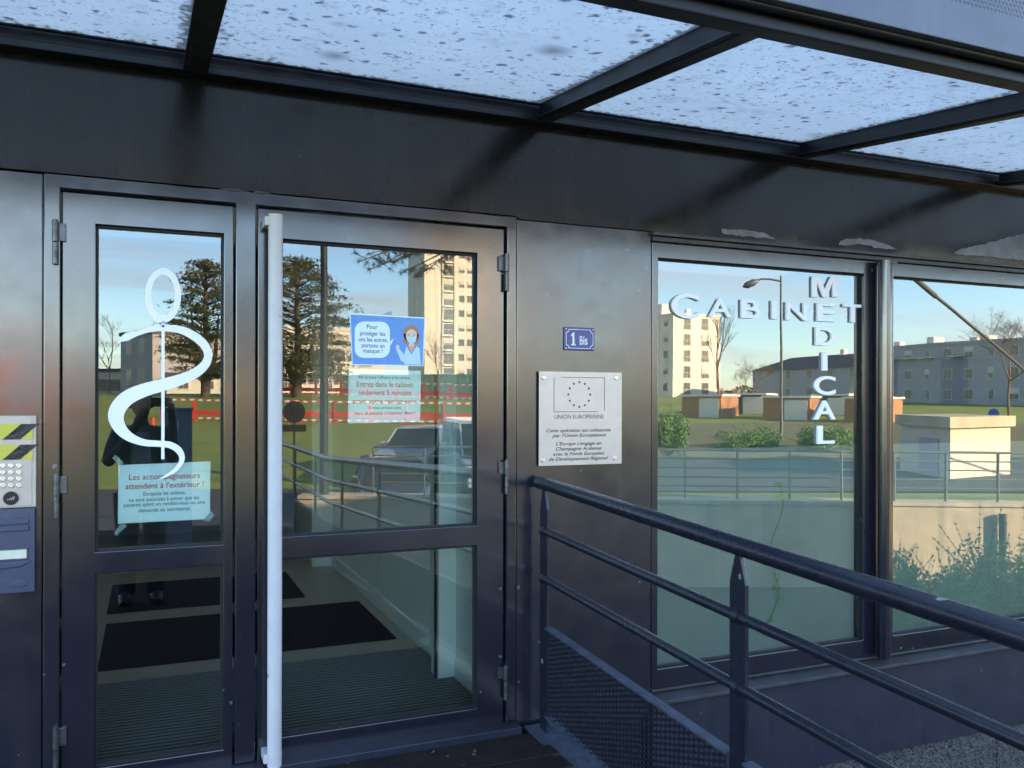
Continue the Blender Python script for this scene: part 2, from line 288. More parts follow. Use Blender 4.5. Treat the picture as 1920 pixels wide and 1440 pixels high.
def grass_mat():
    m = bpy.data.materials.new('grass'); m.use_nodes = True; t = m.node_tree; b = t.nodes['Principled BSDF']; N = t.nodes.new; L = t.links.new
    co = N('ShaderNodeTexCoord')
    n = N('ShaderNodeTexNoise'); n.inputs['Scale'].default_value = .35; n.inputs['Detail'].default_value = 8; L(co.outputs['Object'], n.inputs['Vector'])
    r = N('ShaderNodeValToRGB'); r.color_ramp.elements[0].position = .35; r.color_ramp.elements[1].position = .7
    r.color_ramp.elements[0].color = (.13,.20,.025,1); r.color_ramp.elements[1].color = (.23,.25,.05,1)
    L(n.outputs['Fac'], r.inputs[0])
    v = N('ShaderNodeTexVoronoi'); v.inputs['Scale'].default_value = 2.2; L(co.outputs['Object'], v.inputs['Vector'])
    ls = N('ShaderNodeMapRange'); ls.inputs['From Min'].default_value = .22; ls.inputs['From Max'].default_value = .12; L(v.outputs['Distance'], ls.inputs[0])
    n2 = N('ShaderNodeTexNoise'); n2.inputs['Scale'].default_value = .05; L(co.outputs['Object'], n2.inputs['Vector'])
    l2 = N('ShaderNodeMapRange'); l2.inputs['From Min'].default_value = .45; l2.inputs['From Max'].default_value = .6; L(n2.outputs['Fac'], l2.inputs[0])
    mu = N('ShaderNodeMath'); mu.operation = 'MULTIPLY'; L(ls.outputs[0], mu.inputs[0]); L(l2.outputs[0], mu.inputs[1])
    mx = N('ShaderNodeMix'); mx.data_type = 'RGBA'; mx.inputs['B'].default_value = (.24,.13,.05,1); L(mu.outputs[0], mx.inputs['Factor']); L(r.outputs[0], mx.inputs['A'])
    L(mx.outputs['Result'], b.inputs['Base Color']); b.inputs['Roughness'].default_value = .9
    return m
M['grass'] = grass_mat()

# ------------------------------------------------------------------ mesh builder
class MB:
    def __init__(s): s.v = []; s.f = []; s.m = []; s.sm = []
    def add(s, vs, fs, mi=0, smooth=False):
        o = len(s.v); s.v += [tuple(p) for p in vs]
        for f in fs: s.f.append([i + o for i in f]); s.m.append(mi); s.sm.append(smooth)
        return s
    def box(s, x0, x1, y0, y1, z0, z1, mi=0):
        if x0 > x1: x0, x1 = x1, x0
        if y0 > y1: y0, y1 = y1, y0
        if z0 > z1: z0, z1 = z1, z0
        vs = [(x0,y0,z0),(x1,y0,z0),(x1,y1,z0),(x0,y1,z0),(x0,y0,z1),(x1,y0,z1),(x1,y1,z1),(x0,y1,z1)]
        return s.add(vs, [(0,3,2,1),(4,5,6,7),(0,1,5,4),(1,2,6,5),(2,3,7,6),(3,0,4,7)], mi)
    def frame(s, x0, x1, z0, z1, holes, y0, y1, mi=0):   # rectangular plate with rectangular openings, one welded surface
        X = sorted({round(v, 5) for v in [x0, x1] + [h[0] for h in holes] + [h[1] for h in holes]})
        Zs = sorted({round(v, 5) for v in [z0, z1] + [h[2] for h in holes] + [h[3] for h in holes]})
        nx_, nz_ = len(X), len(Zs); o = len(s.v); s.v += [(x, y0, z) for z in Zs for x in X] + [(x, y1, z) for z in Zs for x in X]; k = nx_ * nz_
        def solid(i, j):
            if i < 0 or j < 0 or i >= nx_ - 1 or j >= nz_ - 1: return False
            cx, cz_ = (X[i] + X[i+1]) / 2, (Zs[j] + Zs[j+1]) / 2
            return not any(h[0] < cx < h[1] and h[2] < cz_ < h[3] for h in holes)
        def P_(i, j, b=0): return o + j * nx_ + i + b * k
        def face(*q): s.f.append(list(q)); s.m.append(mi); s.sm.append(False)
        for i in range(nx_ - 1):
            for j in range(nz_ - 1):
                if not solid(i, j): continue
                face(P_(i,j), P_(i+1,j), P_(i+1,j+1), P_(i,j+1)); face(P_(i,j,1), P_(i,j+1,1), P_(i+1,j+1,1), P_(i+1,j,1))
                if not solid(i-1, j): face(P_(i,j), P_(i,j+1), P_(i,j+1,1), P_(i,j,1))
                if not solid(i+1, j): face(P_(i+1,j), P_(i+1,j,1), P_(i+1,j+1,1), P_(i+1,j+1))
                if not solid(i, j-1): face(P_(i,j), P_(i,j,1), P_(i+1,j,1), P_(i+1,j))
                if not solid(i, j+1): face(P_(i,j+1), P_(i+1,j+1), P_(i+1,j+1,1), P_(i,j+1,1))
        return s
    def beam(s, a, b, w, h, mi=0, up=(0,0,1)):      # rectangular bar from a to b, w sideways, h along up
        a, b = Vector(a), Vector(b); d = (b - a).normalized(); up = Vector(up)
        r = d.cross(up).normalized(); u = r.cross(d).normalized()
        vs = []
        for p in (a, b):
            for sx, sz in ((-1,-1),(1,-1),(1,1),(-1,1)): vs.append(p + r * sx * w / 2 + u * sz * h / 2)
        return s.add(vs, [(0,1,2,3),(4,7,6,5),(0,4,5,1),(1,5,6,2),(2,6,7,3),(3,7,4,0)], mi)
    def tube(s, pts, r, n=12, mi=0, caps=True):
        pts = [Vector(p) for p in pts]
        rs = r if isinstance(r, (list, tuple)) else [r] * len(pts)
        rings = []
        d0 = (pts[1] - pts[0]).normalized()
        ref = Vector((0,0,1)) if abs(d0.z) < .9 else Vector((1,0,0))
        u = d0.cross(ref).normalized()
        for i, p in enumerate(pts):
            d = ((pts[min(i+1, len(pts)-1)] - pts[max(i-1, 0)])).normalized()
            u = (u - d * u.dot(d)).normalized(); w = d.cross(u)
            rings.append([p + (u * math.cos(2*PI*k/n) + w * math.sin(2*PI*k/n)) * rs[i] for k in range(n)])
        vs = [q for rg in rings for q in rg]; fs = []
        for i in range(len(pts) - 1):
            for k in range(n):
                k2 = (k + 1) % n; fs.append((i*n+k, i*n+k2, (i+1)*n+k2, (i+1)*n+k))
        s.add(vs, fs, mi, True)
        if caps:
            s.add(rings[0], [tuple(reversed(range(n)))], mi); s.add(rings[-1], [tuple(range(n))], mi)
        return s
    def poly(s, pts, d, mi=0):                        # polygon (list of 3-D points) thickened by vector d
        n = len(pts); d = Vector(d); a = [Vector(p) for p in pts]; b = [p + d for p in a]
        return s.add(a + b, [tuple(reversed(range(n))), tuple(range(n, 2*n))] + [(i, (i+1) % n, n + (i+1) % n, n + i) for i in range(n)], mi)
    def strip(s, L, R, y, t, mi=0):                   # ribbon between two (x,z) outlines standing at y, thickness t
        n = len(L); vs = []
        for yy in (y, y + t):
            for (x, z) in L: vs.append((x, yy, z))
            for (x, z) in R: vs.append((x, yy, z))
        fs = []
        for i in range(n - 1):
            fs.append((i, i+1, n+i+1, n+i)); fs.append((2*n+i, 3*n+i, 3*n+i+1, 2*n+i+1))
            fs.append((i, 2*n+i, 2*n+i+1, i+1)); fs.append((n+i, n+i+1, 3*n+i+1, 3*n+i))
        return s.add(vs, fs, mi)
    def disc(s, c, rx, rz, y0, y1, n=28, mi=0):       # disc standing in the facade plane
        pts = [(c[0] + rx * math.cos(2*PI*k/n), y0, c[1] + rz * math.sin(2*PI*k/n)) for k in range(n)]
        return s.poly(pts, (0, y1 - y0, 0), mi)
    def build(s, name, mats, parent=None, bevel=0, smooth=None, seg=2):
        me = bpy.data.meshes.new(name); me.from_pydata(s.v, [], s.f)
        if not isinstance(mats, (list, tuple)): mats = [mats]
        for m in mats: me.materials.append(M[m] if isinstance(m, str) else m)
        for i, p in enumerate(me.polygons): p.material_index = s.m[i]; p.use_smooth = s.sm[i]
        bm = bmesh.new(); bm.from_mesh(me); bmesh.ops.recalc_face_normals(bm, faces=bm.faces[:]); bm.to_mesh(me); bm.free()
        me.update()
        o = bpy.data.objects.new(name, me); COL.objects.link(o)
        if parent is not None: put(o, parent)
        if bevel:
            b = o.modifiers.new('bevel', 'BEVEL'); b.width = bevel; b.segments = seg; b.limit_method = 'ANGLE'; b.angle_limit = rad(40)
        return o
WLOC = {}
def wloc(p): return WLOC.get(p.name, Vector((0,0,0)))
def put(o, parent):                                    # parent without moving: parents carry only a location
    o.parent = parent; o.location = -wloc(parent); WLOC[o.name] = Vector((0,0,0))
def tag(o, label=None, cat=None, group=None, kind=None):
    if label: o['label'] = label
    if cat: o['category'] = cat
    if group: o['group'] = group
    if kind: o['kind'] = kind
    return o
def thing(name, label, cat, loc=(0,0,0), group=None):
    o = bpy.data.objects.new(name, None); COL.objects.link(o); o.location = loc; o.empty_display_size = .1
    WLOC[o.name] = Vector(loc)
    return tag(o, label, cat, group)
def kids(o): return [c for c in list(o.children)]
def copy_tree(o, parent=None):
    c = o.copy(); COL.objects.link(c)
    if parent is not None: c.parent = parent
    for k in kids(o): copy_tree(k, c)
    return c

# text as mesh: each line given by picture box -> exact place on the plane y
_tm = {}
def glyphs(s, shear=0., offset=0., extrude=0., bevel=0.):
    key = (s, shear, offset, extrude, bevel)
    if key in _tm: return _tm[key]
    c = bpy.data.curves.new('txt', 'FONT'); c.body = s; c.size = 1; c.shear = shear; c.offset = offset; c.extrude = extrude
    c.bevel_depth = bevel; c.bevel_resolution = 2; c.resolution_u = 6
    o = bpy.data.objects.new('txt', c); COL.objects.link(o)
    bpy.context.view_layer.update()
    me = bpy.data.meshes.new_from_object(o.evaluated_get(bpy.context.evaluated_depsgraph_get()))
    vs = [v.co.copy() for v in me.vertices]; fs = [tuple(p.vertices) for p in me.polygons]
    bpy.data.objects.remove(o); bpy.data.curves.remove(c); bpy.data.meshes.remove(me)
    _tm[key] = (vs, fs); return vs, fs
def line(mb, s, px0, px1, pyb, capx, y, mi=0, shear=0., offset=0.01, dz=0.0, full=False, extrude=0., bevel=0., depth=1.):
    """text s from picture x px0..px1, baseline pyb, cap height capx pixels, standing on plane y"""
    vs, fs = glyphs(s, shear, offset, extrude, bevel)
    a = F(px0, pyb, y); b = F(px1, pyb, y); zt = F((px0+px1)/2, pyb - capx, y).z; zb = F((px0+px1)/2, pyb, y).z
    x0 = min(v.x for v in vs); x1 = max(v.x for v in vs)
    if full: y0 = min(v.y for v in vs); y1 = max(v.y for v in vs)
    else: y0, y1 = 0., .70
    k = (b.x - a.x) / (x1 - x0); kz = (zt - zb) / (y1 - y0)
    out = [(a.x + (v.x - x0) * k, y - v.z * depth, zb + (v.y - y0) * kz) for v in vs]
    mb.add(out, fs, mi)

# ================================================================== SETTING: terrain, road, ramp
def mirrorcoords(x, y):
    yv = -y + DC
    return x * CS - yv * SN, x * SN + yv * CS            # lateral, depth in the mirrored view
def sm(a, b, t):
    t = max(0., min(1., (t - a) / (b - a))); return t * t * (3 - 2 * t)
def lerp(tab, t):
    if t <= tab[0][0]: return tab[0][1]
    for (a, va), (b, vb) in zip(tab, tab[1:]):
        if t <= b: return va + (vb - va) * (t - a) / (b - a)
    return tab[-1][1]
WALLZ = 16.8
def ground(x, y):
    X, Z = mirrorcoords(x, y)
    u = X / max(Z, 1.)
    left = lerp([(0,-.45),(8,-.5),(12,-1.15),(16,-1.45),(22,-1.45),(26,-1.1),(34,-.55),(45,.2),(62,1.7),(90,2.0),(400,2.6)], Z)
    right = lerp([(0,-.65),(17,-.65),(26,-.75),(40,-.35),(60,-.1),(100,.9),(150,2.0),(400,3.)], Z)
    w = sm(-.03, .16, u)
    h = left * (1 - w) + right * w
    if x > 1.62 and Z < WALLZ + .42 and y > -14: h = -2.3
    elif x <= 1.62 and y > -9.6 and x > -1.35: h = min(h, -.75)
    return h
def axis(segs):
    out = []
    for a, b, st in segs:
        n = max(1, round((b - a) / st)); out += [a + (b - a) * i / n for i in range(n)]
    out.append(segs[-1][1]); return out
xs = axis([(-600,-120,40),(-120,-30,6),(-30,-1.3,1.2),(-1.3,1.5,.7),(1.5,1.9,.1),(1.9,24,.45),(24,110,4),(110,700,45)])
ys = axis([(-800,-200,40),(-200,-70,8),(-70,-20,2),(-20,-7,.4),(-7,0.2,.6),(.2,40,8)])
tv = [(x, y, ground(x, y) if y < .1 else -2.4) for y in ys for x in xs]
nx = len(xs); tf = [(j*nx+i, j*nx+i+1, (j+1)*nx+i+1, (j+1)*nx+i) for j in range(len(ys)-1) for i in range(nx-1)]
M['soil'] = mat('dark_garden_soil', (.055,.046,.036), .95, noise=(.035,.030,.024), nscale=1.5, bump=.5, bscale=12)
g_ = MB(); g_.add(tv, tf, 0, True); g_.m = [1 if max(tv[i][2] for i in f) < -2.2 else 0 for f in tf]
tag(g_.build('ground', ['grass', 'soil']), kind='structure')
# asphalt car park laid over the ground in front of the building
def inv(X, Z):                                           # mirrored lateral/depth -> real x, y
    return X * CS + Z * SN, -(Z * CS - X * SN - DC)
rv = []; rf = []; nu, nz = 40, 14
for j in range(nz + 1):
    Z = 11.5 + (24.5 - 11.5) * j / nz
    for i in range(nu + 1):
        X = -32 + 32 * i / nu * 1.03
        x, y = inv(X, Z); rv.append((x, y, ground(x, y) + .03))
for j in range(nz):
    for i in range(nu): a = j*(nu+1)+i; rf.append((a, a+1, a+nu+2, a+nu+1))
r_ = MB(); r_.add(rv, rf, 0, True); tag(r_.build('car_park', 'asphalt'), kind='structure')
rv = []; rf = []
for j in range(13):
    Z = 19 + 10.5 * j / 12
    for i in range(41):
        X = 1.5 + 30 * i / 40
        x, y = inv(X, Z); rv.append((x, y, ground(x, y) + .035))
for j in range(12):
    for i in range(40): a = j*41+i; rf.append((a, a+1, a+42, a+41))
r_ = MB(); r_.add(rv, rf, 0, True); tag(r_.build('road', 'asphalt'), kind='structure')
M['drygrass'] = mat('dry_garden_grass', (.17,.145,.065), .95, noise=(.10,.11,.035), nscale=.7, bump=.3, bscale=9)
rv = []; rf = []
for j in range(15):
    Z = 29.6 + 26 * j / 14
    for i in range(41):
        X = 4 + 34 * i / 40
        x, y = inv(X, Z); rv.append((x, y, ground(x, y) + .05))
for j in range(14):
    for i in range(40): a = j*41+i; rf.append((a, a+1, a+42, a+41))
r_ = MB(); r_.add(rv, rf, 0, True); tag(r_.build('garden_strip', 'drygrass'), kind='structure')
# entrance ramp: timber landing by the door, then paving falling away from the building
def ramp_z(y): return 0.0 if y > -.3 else -.045 * (-.3 - y)
rp = MB()
for y0, y1 in ((-1.62, -5.0), (-5.0, -9.6)):
    rp.add([(-1.35,y0,ramp_z(y0)),(1.66,y0,ramp_z(y0)),(1.66,y1,ramp_z(y1)),(-1.35,y1,ramp_z(y1)),
            (-1.35,y0,-2.5),(1.66,y0,-2.5),(1.66,y1,-2.5),(-1.35,y1,-2.5)],
           [(0,1,2,3),(0,4,5,1),(1,5,6,2),(2,6,7,3),(3,7,4,0)])
rp.box(-1.35, 1.66, -1.615, -.09, -2.5, -.11)
tag(rp.build('ramp', 'paving'), kind='structure')
dk = MB(); yb = -.088; random.seed(3)
while yb > -1.60:
    z = ramp_z(yb - .06); dk.box(-1.33, 1.50, yb - .112, yb, z - .028, z + random.uniform(-.001, .001)); yb -= .119
tag(dk.build('deck', 'wood', bevel=.003), kind='structure')

random.seed(44)
for k in range(7):
    x = random.uniform(1.0, 1.46) if k < 5 else random.uniform(.2, 1.0); y = random.uniform(-.30, -.10); L_ = random.uniform(.008, .018); a = random.uniform(0, 6.28)
    q = MB(); d = Vector((math.cos(a), math.sin(a), .12)); r = Vector((-d.y, d.x, .1)); o = Vector((x, y, .004 + ramp_z(y)))
    q.add([o - d*L_ + Vector((0,0,L_*.2)), o + r*L_*.45, o + d*L_ + Vector((0,0,L_*.25)), o - r*L_*.45 + Vector((0,0,.002))], [(0,1,2,3)])
    M['leaflitter'] = M.get('leaflitter') or mat('dead_leaf', (.16,.10,.05), .8, noise=(.10,.06,.03), nscale=40.)
    tag(q.build('dead_leaf', 'leaflitter'), 'tiny dry brown leaf lying on the deck boards by the door threshold', 'leaf', 'dry leaves on the deck')
# ================================================================== THE BUILDING
B = thing('medical_building', 'dark blue grey metal clad medical practice with glazed doors and wide windows', 'building')
zL = 2.19                                              # underside of fascia at the doors
x_jl, x_jr = fx(82), fx(966)                           # door frame outer edges
x_wl = fx(1219)                                        # window left edge
zf_top = fz(82, 326); z_win_top = fz(1219, 438); z_sill = fz(1219, 1292)
z_fas_top = 2.63
# fascia: glossy cladding sheet, its lower lip slightly tucked in over the windows
fm = MB(); XN, ZN = 420, 60
def tuck(x):
    if x < 2.1: return .0002
    return .0006 + .0024 * max(0, math.sin(x * 7.4 - 1.2)) * (.45 + .55 * math.sin(x * 3.1 - .6) ** 2) + (.0034 * sm(3.35, 4.3, x))
fv = []
for j in range(ZN + 1):
    for i in range(XN + 1):
        x = -3.0 + 12.0 * i / XN
        zb = zf_top + .004 if x < x_jr else z_win_top + .008
        z = zb + (z_fas_top - zb) * (j / ZN) ** 1.8
        h = z - zb; y = -.012
        if h < .13: y += tuck(x) * ((.13 - h) / .13) ** 2 * (1.0 if x > 2 else .3)
        y += .0016 * math.sin(x * 2.1 + z * 3.) * sm(2.0, 3.4, x)
        fv.append((x, y, z))
ff = [(j*(XN+1)+i, j*(XN+1)+i+1, (j+1)*(XN+1)+i+1, (j+1)*(XN+1)+i) for j in range(ZN) for i in range(XN)]
fm.add(fv, ff, 0, True)
fas = fm.build('fascia', 'fascia', B)
sd = fas.modifiers.new('thick', 'SOLIDIFY'); sd.thickness = .004; sd.offset = -1 if False else 1
for v in (0,): pass
# backing wall behind fascia and upper wall
up = MB(); up.box(-3.0, 20.0, .03, .30, 2.62, 4.6); up.box(-3.0, x_jl, .03, .3, -2.4, 2.62)
up.box(x_jl, x_jr, .10, .30, zf_top + .01, 2.62); up.box(x_jr + .002, x_wl, .03, .3, -2.4, 2.62); up.box(x_wl, 9.0, .10, .3, z_win_top + .03, 2.62)
up.box(9.0, 20.0, .0, .3, -2.4, 2.62); up.box(x_wl, 9.0, .03, .30, -2.4, -.02)
up.build('outer_wall', 'paint_pier', B)
ADDED_OPENINGS = [(-.7, 1.1, 1.3, 3.6), (2.2, 5.6, .9, 3.4)]        # rooflights added to brighten the rooms below: x0, x1, y0, y1
def holed(q, x0, x1, y0, y1, z0, z1):
    xa = x0
    for (a, b, c, d) in ADDED_OPENINGS:
        if a < x0 or b > x1: continue
        q.box(xa, a, y0, y1, z0, z1); q.box(a, b, y0, c, z0, z1); q.box(a, b, d, y1, z0, z1); xa = b
    q.box(xa, x1, y0, y1, z0, z1)
rb = MB(); holed(rb, -3.0, 20.0, .30, 9.0, 4.4, 4.6); rb.box(-3.3, -3.0, 0.03, 9.0, -2.4, 4.6); rb.box(20.0, 20.3, .03, 9.0, -2.4, 4.6); rb.box(-3.0, 20.0, 9.0, 9.3, -2.4, 4.6)
rb.build('roof', 'roofing', B)
for (a, b, c, d) in ADDED_OPENINGS:
    q = MB(); q.box(a - .02, a, c, d, 2.5, 4.7); q.box(b, b + .02, c, d, 2.5, 4.7); q.box(a, b, c - .02, c, 2.5, 4.7); q.box(a, b, d, d + .02, 2.5, 4.7); k_ = q.build('added_rooflight', 'ceiling', B)
    q = MB(); q.box(a, b, c, d, 4.705, 4.72); q.build('pane', 'added_rooflight_pane', k_)
# flat wall panels: pier left of doors, pier between doors and window
p = MB(); p.box(-3.0, x_jl - .004, -.008, .03, -.05, zf_top - .001); p.build('wall_panel', 'paint_pier', B, bevel=.003)
p = MB(); p.box(x_jr + .004, x_wl, -.008, .03, -.05, fz(1100, 424)); p.build('wall_panel', 'paint_pier', B, bevel=.003)
p = MB(); p.box(x_wl + .004, 9.0, -.030, .03, -.437, z_sill - .04); p.build('spandrel', 'spandrel', B, bevel=.003)
p = MB(); xj = fx(1867)
p.box(x_jr + .35, xj - .003, -.012, .028, -2.4, -.442); p.box(xj + .003, xj + 2.4, -.012, .028, -2.4, -.442); p.box(xj + 2.406, 9.0, -.012, .028, -2.4, -.442)
p.build('plinth', 'agg', B, bevel=.004)
# head flashing over window
p = MB(); p.box(x_wl - .004, 9.0, -.034, .03, z_win_top - .012, z_win_top + .004); p.box(x_wl, 9.0, -.022, .03, z_win_top - .036, z_win_top - .015)
p.build('head_flashing', 'sill', B, bevel=.002)
# sealant smears where old paint has come off along the lintel joint
random.seed(11)
def smear(px0, px1, pyb0, pyb1, hpx, y):
    p = MB(); n = 14; Lo = []; Hi = []
    for i in range(n + 1):
        t = i / n; px = px0 + (px1 - px0) * t; a = F(px, pyb0 + (pyb1 - pyb0) * t, y)
        h = hpx * math.sin(PI * min(1, t * 1.02)) ** .7 * random.uniform(.6, 1.)
        b = F(px, pyb0 + (pyb1 - pyb0) * t - h, y); Lo.append((a.x, a.z)); Hi.append((b.x, b.z))
    p.strip(Lo, Hi, y, -.0012); p.build('sealant', 'sill', B)
smear(410, 470, 355, 361, 5, -.0185); smear(474, 508, 361, 364, 5, -.0185)
for q in ((1500, 1504, 447, 448, 3), (1508, 1511, 448, 449, 2)): smear(*q, -.0185)
M['pale_lip'] = mat('pale_lip_grey', (.15,.155,.18), .4, noise=(.06,.062,.07), nscale=14., rnoise=.1, ior=1.8)  # pale fascia lip patches; the right-hand one is reflected sky painted as colour
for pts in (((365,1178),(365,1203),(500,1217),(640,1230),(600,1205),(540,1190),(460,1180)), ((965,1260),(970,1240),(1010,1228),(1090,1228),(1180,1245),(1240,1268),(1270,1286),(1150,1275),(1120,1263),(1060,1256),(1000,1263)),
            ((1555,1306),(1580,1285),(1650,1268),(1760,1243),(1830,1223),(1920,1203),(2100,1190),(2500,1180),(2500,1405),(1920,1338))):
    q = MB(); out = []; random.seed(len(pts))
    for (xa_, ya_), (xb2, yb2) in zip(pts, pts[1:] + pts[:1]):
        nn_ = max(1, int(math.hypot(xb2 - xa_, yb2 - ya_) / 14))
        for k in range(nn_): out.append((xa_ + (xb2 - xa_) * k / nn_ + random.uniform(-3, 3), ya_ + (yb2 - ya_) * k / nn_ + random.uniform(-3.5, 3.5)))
    q.poly([F(1220 + X_ / 2.743, Y_ / 2.743, -.0185) for X_, Y_ in out], (0, -.0012, 0)); q.build('pale_lip_patch', 'pale_lip', B)
# sill
p = MB(); p.poly([(x_wl + .002, -.075, z_sill - .036), (x_wl + .002, .03, z_sill - .008), (x_wl + .002, .03, z_sill - .06), (x_wl + .002, -.060, z_sill - .060), (x_wl + .002, -.075, z_sill - .052)], (9.0 - x_wl, 0, 0))
p.box(x_wl + .002, 9.0, -.018, .03, z_sill - .012, z_sill - .001)
p.build('window_sill', 'sill', B, bevel=.002)

# ---- door set
z_bot = fz(735, 1396)                                   # underside of right leaf
fr = MB(); fr.frame(x_jl, x_jr, .029, zf_top, [(fx(113), fx(441), .029, fz(530, 391)), (fx(479), fx(948), .029, fz(530, 391))], -.014, .06)
fr.build('door_frame', 'paint', B, bevel=.004)
gk = MB(); gk.box(fx(113), fx(948), .012, .062, .03, fz(530, 391)-.001) if False else None
th_ = MB(); th_.box(x_jl, x_jr, -.085, .10, -.02, .028); th_.build('threshold', 'threshold', B, bevel=.004)
def leaf(px0, px1, g0, g1, ztop, zg1, zm1, zm0, zg0, zb, name_label):
    D = MB(); x0, x1, a, b = fx(px0), fx(px1), fx(g0), fx(g1)
    D.frame(x0, x1, zb, ztop, [(a, b, zm1, zg1), (a, b, zg0, zm0)], -.004, .046)
    d = D.build('door', 'paint', B, bevel=.003)
    if name_label: d['label'] = name_label
    for z0, z1 in ((zm1, zg1), (zg0, zm0)):
        q = MB(); q.box(a - .005, b + .005, .026, .034, z0 - .005, z1 + .005)
        q.m = [1] * 6; q.m[2] = 0
        q.build('pane', ['glass', 'glass_in'], d)
        k = MB(); w = .008
        k.box(a, a + w, .012, .026, z0, z1); k.box(b - w, b, .012, .026, z0, z1); k.box(a + w, b - w, .012, .026, z0, z0 + w); k.box(a + w, b - w, .012, .026, z1 - w, z1)
        k.build('gasket', 'gasket', d)
    return d
zt = fz(275, 372)
dl = leaf(116, 437, 179, 419, fz(275, 373), fz(300, 430), fz(298, 1028), fz(296, 1067), fz(297, 1423), z_bot, 'narrow fixed door leaf with white snake emblem')
drr = leaf(483, 944, 527, 894, fz(712, 410), fz(712, 462), fz(710, 996), fz(710, 1035), fz(710, 1355), z_bot, 'wide door leaf with long white pull handle')
def hinge(px, py0, py1, py2, side, parent, m='worn'):
    h = MB(); c = F(px, py0, 0); x = c.x; y = -.026
    za, zb_, zc_ = fz(px, py0), fz(px, py1), fz(px, py2)
    h.tube([(x, y, za), (x, y, zb_ + .002)], .0105, 12); h.tube([(x, y, zb_ - .002), (x, y, zc_)], .0095, 12)
    h.tube([(x, y, za + .004), (x, y, za)], .008, 10)
    h.box(x + side * .004, x + side * .032, -.0165, -.004, zb_ + .006, za - .006)
    h.build('hinge', m, parent, bevel=.0015)
for a in ((105, 416, 456, 497), (107, 889, 928, 969), (106, 1360, 1400, 1441)): hinge(*a, 1, dl)
for a in ((946, 479, 512, 547), (946, 863, 890, 925), (944, 1246, 1272, 1308)): hinge(*a, -1, drr)
# long white pull tube
h = MB(); xh = F(516, 700, -.075).x; za, zb_ = F(516, 402, -.075).z, F(516, 1438, -.075).z
n = 20; prof = [(math.cos(2*PI*k/n) * .0265, math.sin(2*PI*k/n) * .017) for k in range(n)]
h.add([(xh + a, -.075 + b, z) for z in (za, zb_) for a, b in prof], [(k, (k+1) % n, n + (k+1) % n, n + k) for k in range(n)], 0, True)
h.add([(xh + a, -.075 + b, za) for a, b in prof], [tuple(range(n))]); h.add([(xh + a, -.075 + b, zb_) for a, b in prof], [tuple(reversed(range(n)))])
for z in (za - .045, zb_ + .02):
    h.box(xh - .040, xh - .022, -.085, -.005, z, z + .034); h.box(xh - .022, xh + .030, -.0585, -.005, z, z + .034)
h.build('handle', 'white', drr, bevel=.002)
# ---- windows
zwt = z_win_top - .038
def win(px0, px1, g0, g1, lab):
    x0, x1, a, b = px0 if px0 < 20 else fx(px0), px1 if px1 < 20 else fx(px1), g0 if g0 < 20 else fx(g0, .0), g1 if g1 < 20 else fx(g1, .0)
    zg1 = fz(1233, 484); zg0 = fz(1229, 1255)
    W = MB(); W.frame(x0, x1, z_sill, zwt, [(a, b, zg0, zg1)], -.004, .07)
    w = W.build('window', 'paint', B, bevel=.003); w['label'] = lab
    q = MB(); q.box(a - .005, b + .005, .030, .038, zg0 - .005, zg1 + .005); q.m = [1] * 6; q.m[2] = 0
    q.build('pane', ['window_glass', 'glass_in'], w)
    k = MB(); e = .006
    k.box(a, a + e, .018, .030, zg0, zg1); k.box(b - e, b, .018, .030, zg0, zg1); k.box(a + e, b - e, .018, .030, zg0, zg0 + e); k.box(a + e, b - e, .018, .030, zg1 - e, zg1)
    k.build('gasket', 'gasket', w)
    fl = MB(); fl.box(a, b, .062, .066, zg0, HC - .235); fl.build('frosted_film', 'film', w)
    return zg0, zg1
win(1221, 1650, 1233, 1619, 'window carrying the white crossword lettering')
win(1651, 6.4, 1674, 6.34, 'window right of the round mullion post')
win(6.405, 8.99, 6.46, 8.93, 'far right window beyond the picture edge')
# mullion shadow gap and round post in front of it
k = MB(); k.tube([(fx(1661, -.06), -.052, z_sill + .0), (fx(1661, -.06), -.052, zwt - .004)], .033, 24); k.box(fx(1645), fx(1676, -.03), -.05, -.006, zwt - .012, zwt - .002)
k.build('mullion_post', 'paint', B)
# ---- lobby interior
LW = -1.45; RW = 1.387; zf = .03
p = MB(); p.box(LW, RW, .101, 6.0, -.2, zf); p.build('lobby_floor', 'floor_in', B)
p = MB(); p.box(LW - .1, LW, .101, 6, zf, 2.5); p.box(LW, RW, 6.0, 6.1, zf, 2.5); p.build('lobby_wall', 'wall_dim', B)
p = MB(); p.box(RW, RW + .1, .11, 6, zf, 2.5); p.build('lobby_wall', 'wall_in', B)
for a_ in ((1.296, .60, .72), (1.22, 3.68, 3.80)):
    p = MB(); p.box(a_[0], RW - .001, a_[1], a_[2], zf + .001, 2.49); p.build('pilaster', 'wall_in', B, bevel=.003)
p = MB(); p.box(RW - .012, RW - .001, .111, .598, zf + .001, zf + .10); p.box(RW - .012, RW - .001, .722, 3.678, zf + .001, zf + .10); p.build('skirting_board', 'wall_in', B, bevel=.002)
p = MB(); holed(p, LW - .1, 9.2, .301, 6.1, 2.5, 2.6); p.build('lobby_ceiling', 'ceiling', B)
p = MB(); p.box(1.287, 1.295, .62, .645, zf + .001, 2.45); p.build('inner_door_edge', 'gasket', B)
# room behind the windows
p = MB(); p.box(RW + .12, 9.0, .31, 5.0, -.2, -.02); p.box(RW + .12, 9.0, 5.0, 5.1, -.2, 2.5); p.box(9.0, 9.1, .31, 5.0, -.2, 2.5); p.build('waiting_room_wall', 'wall_dim', B)

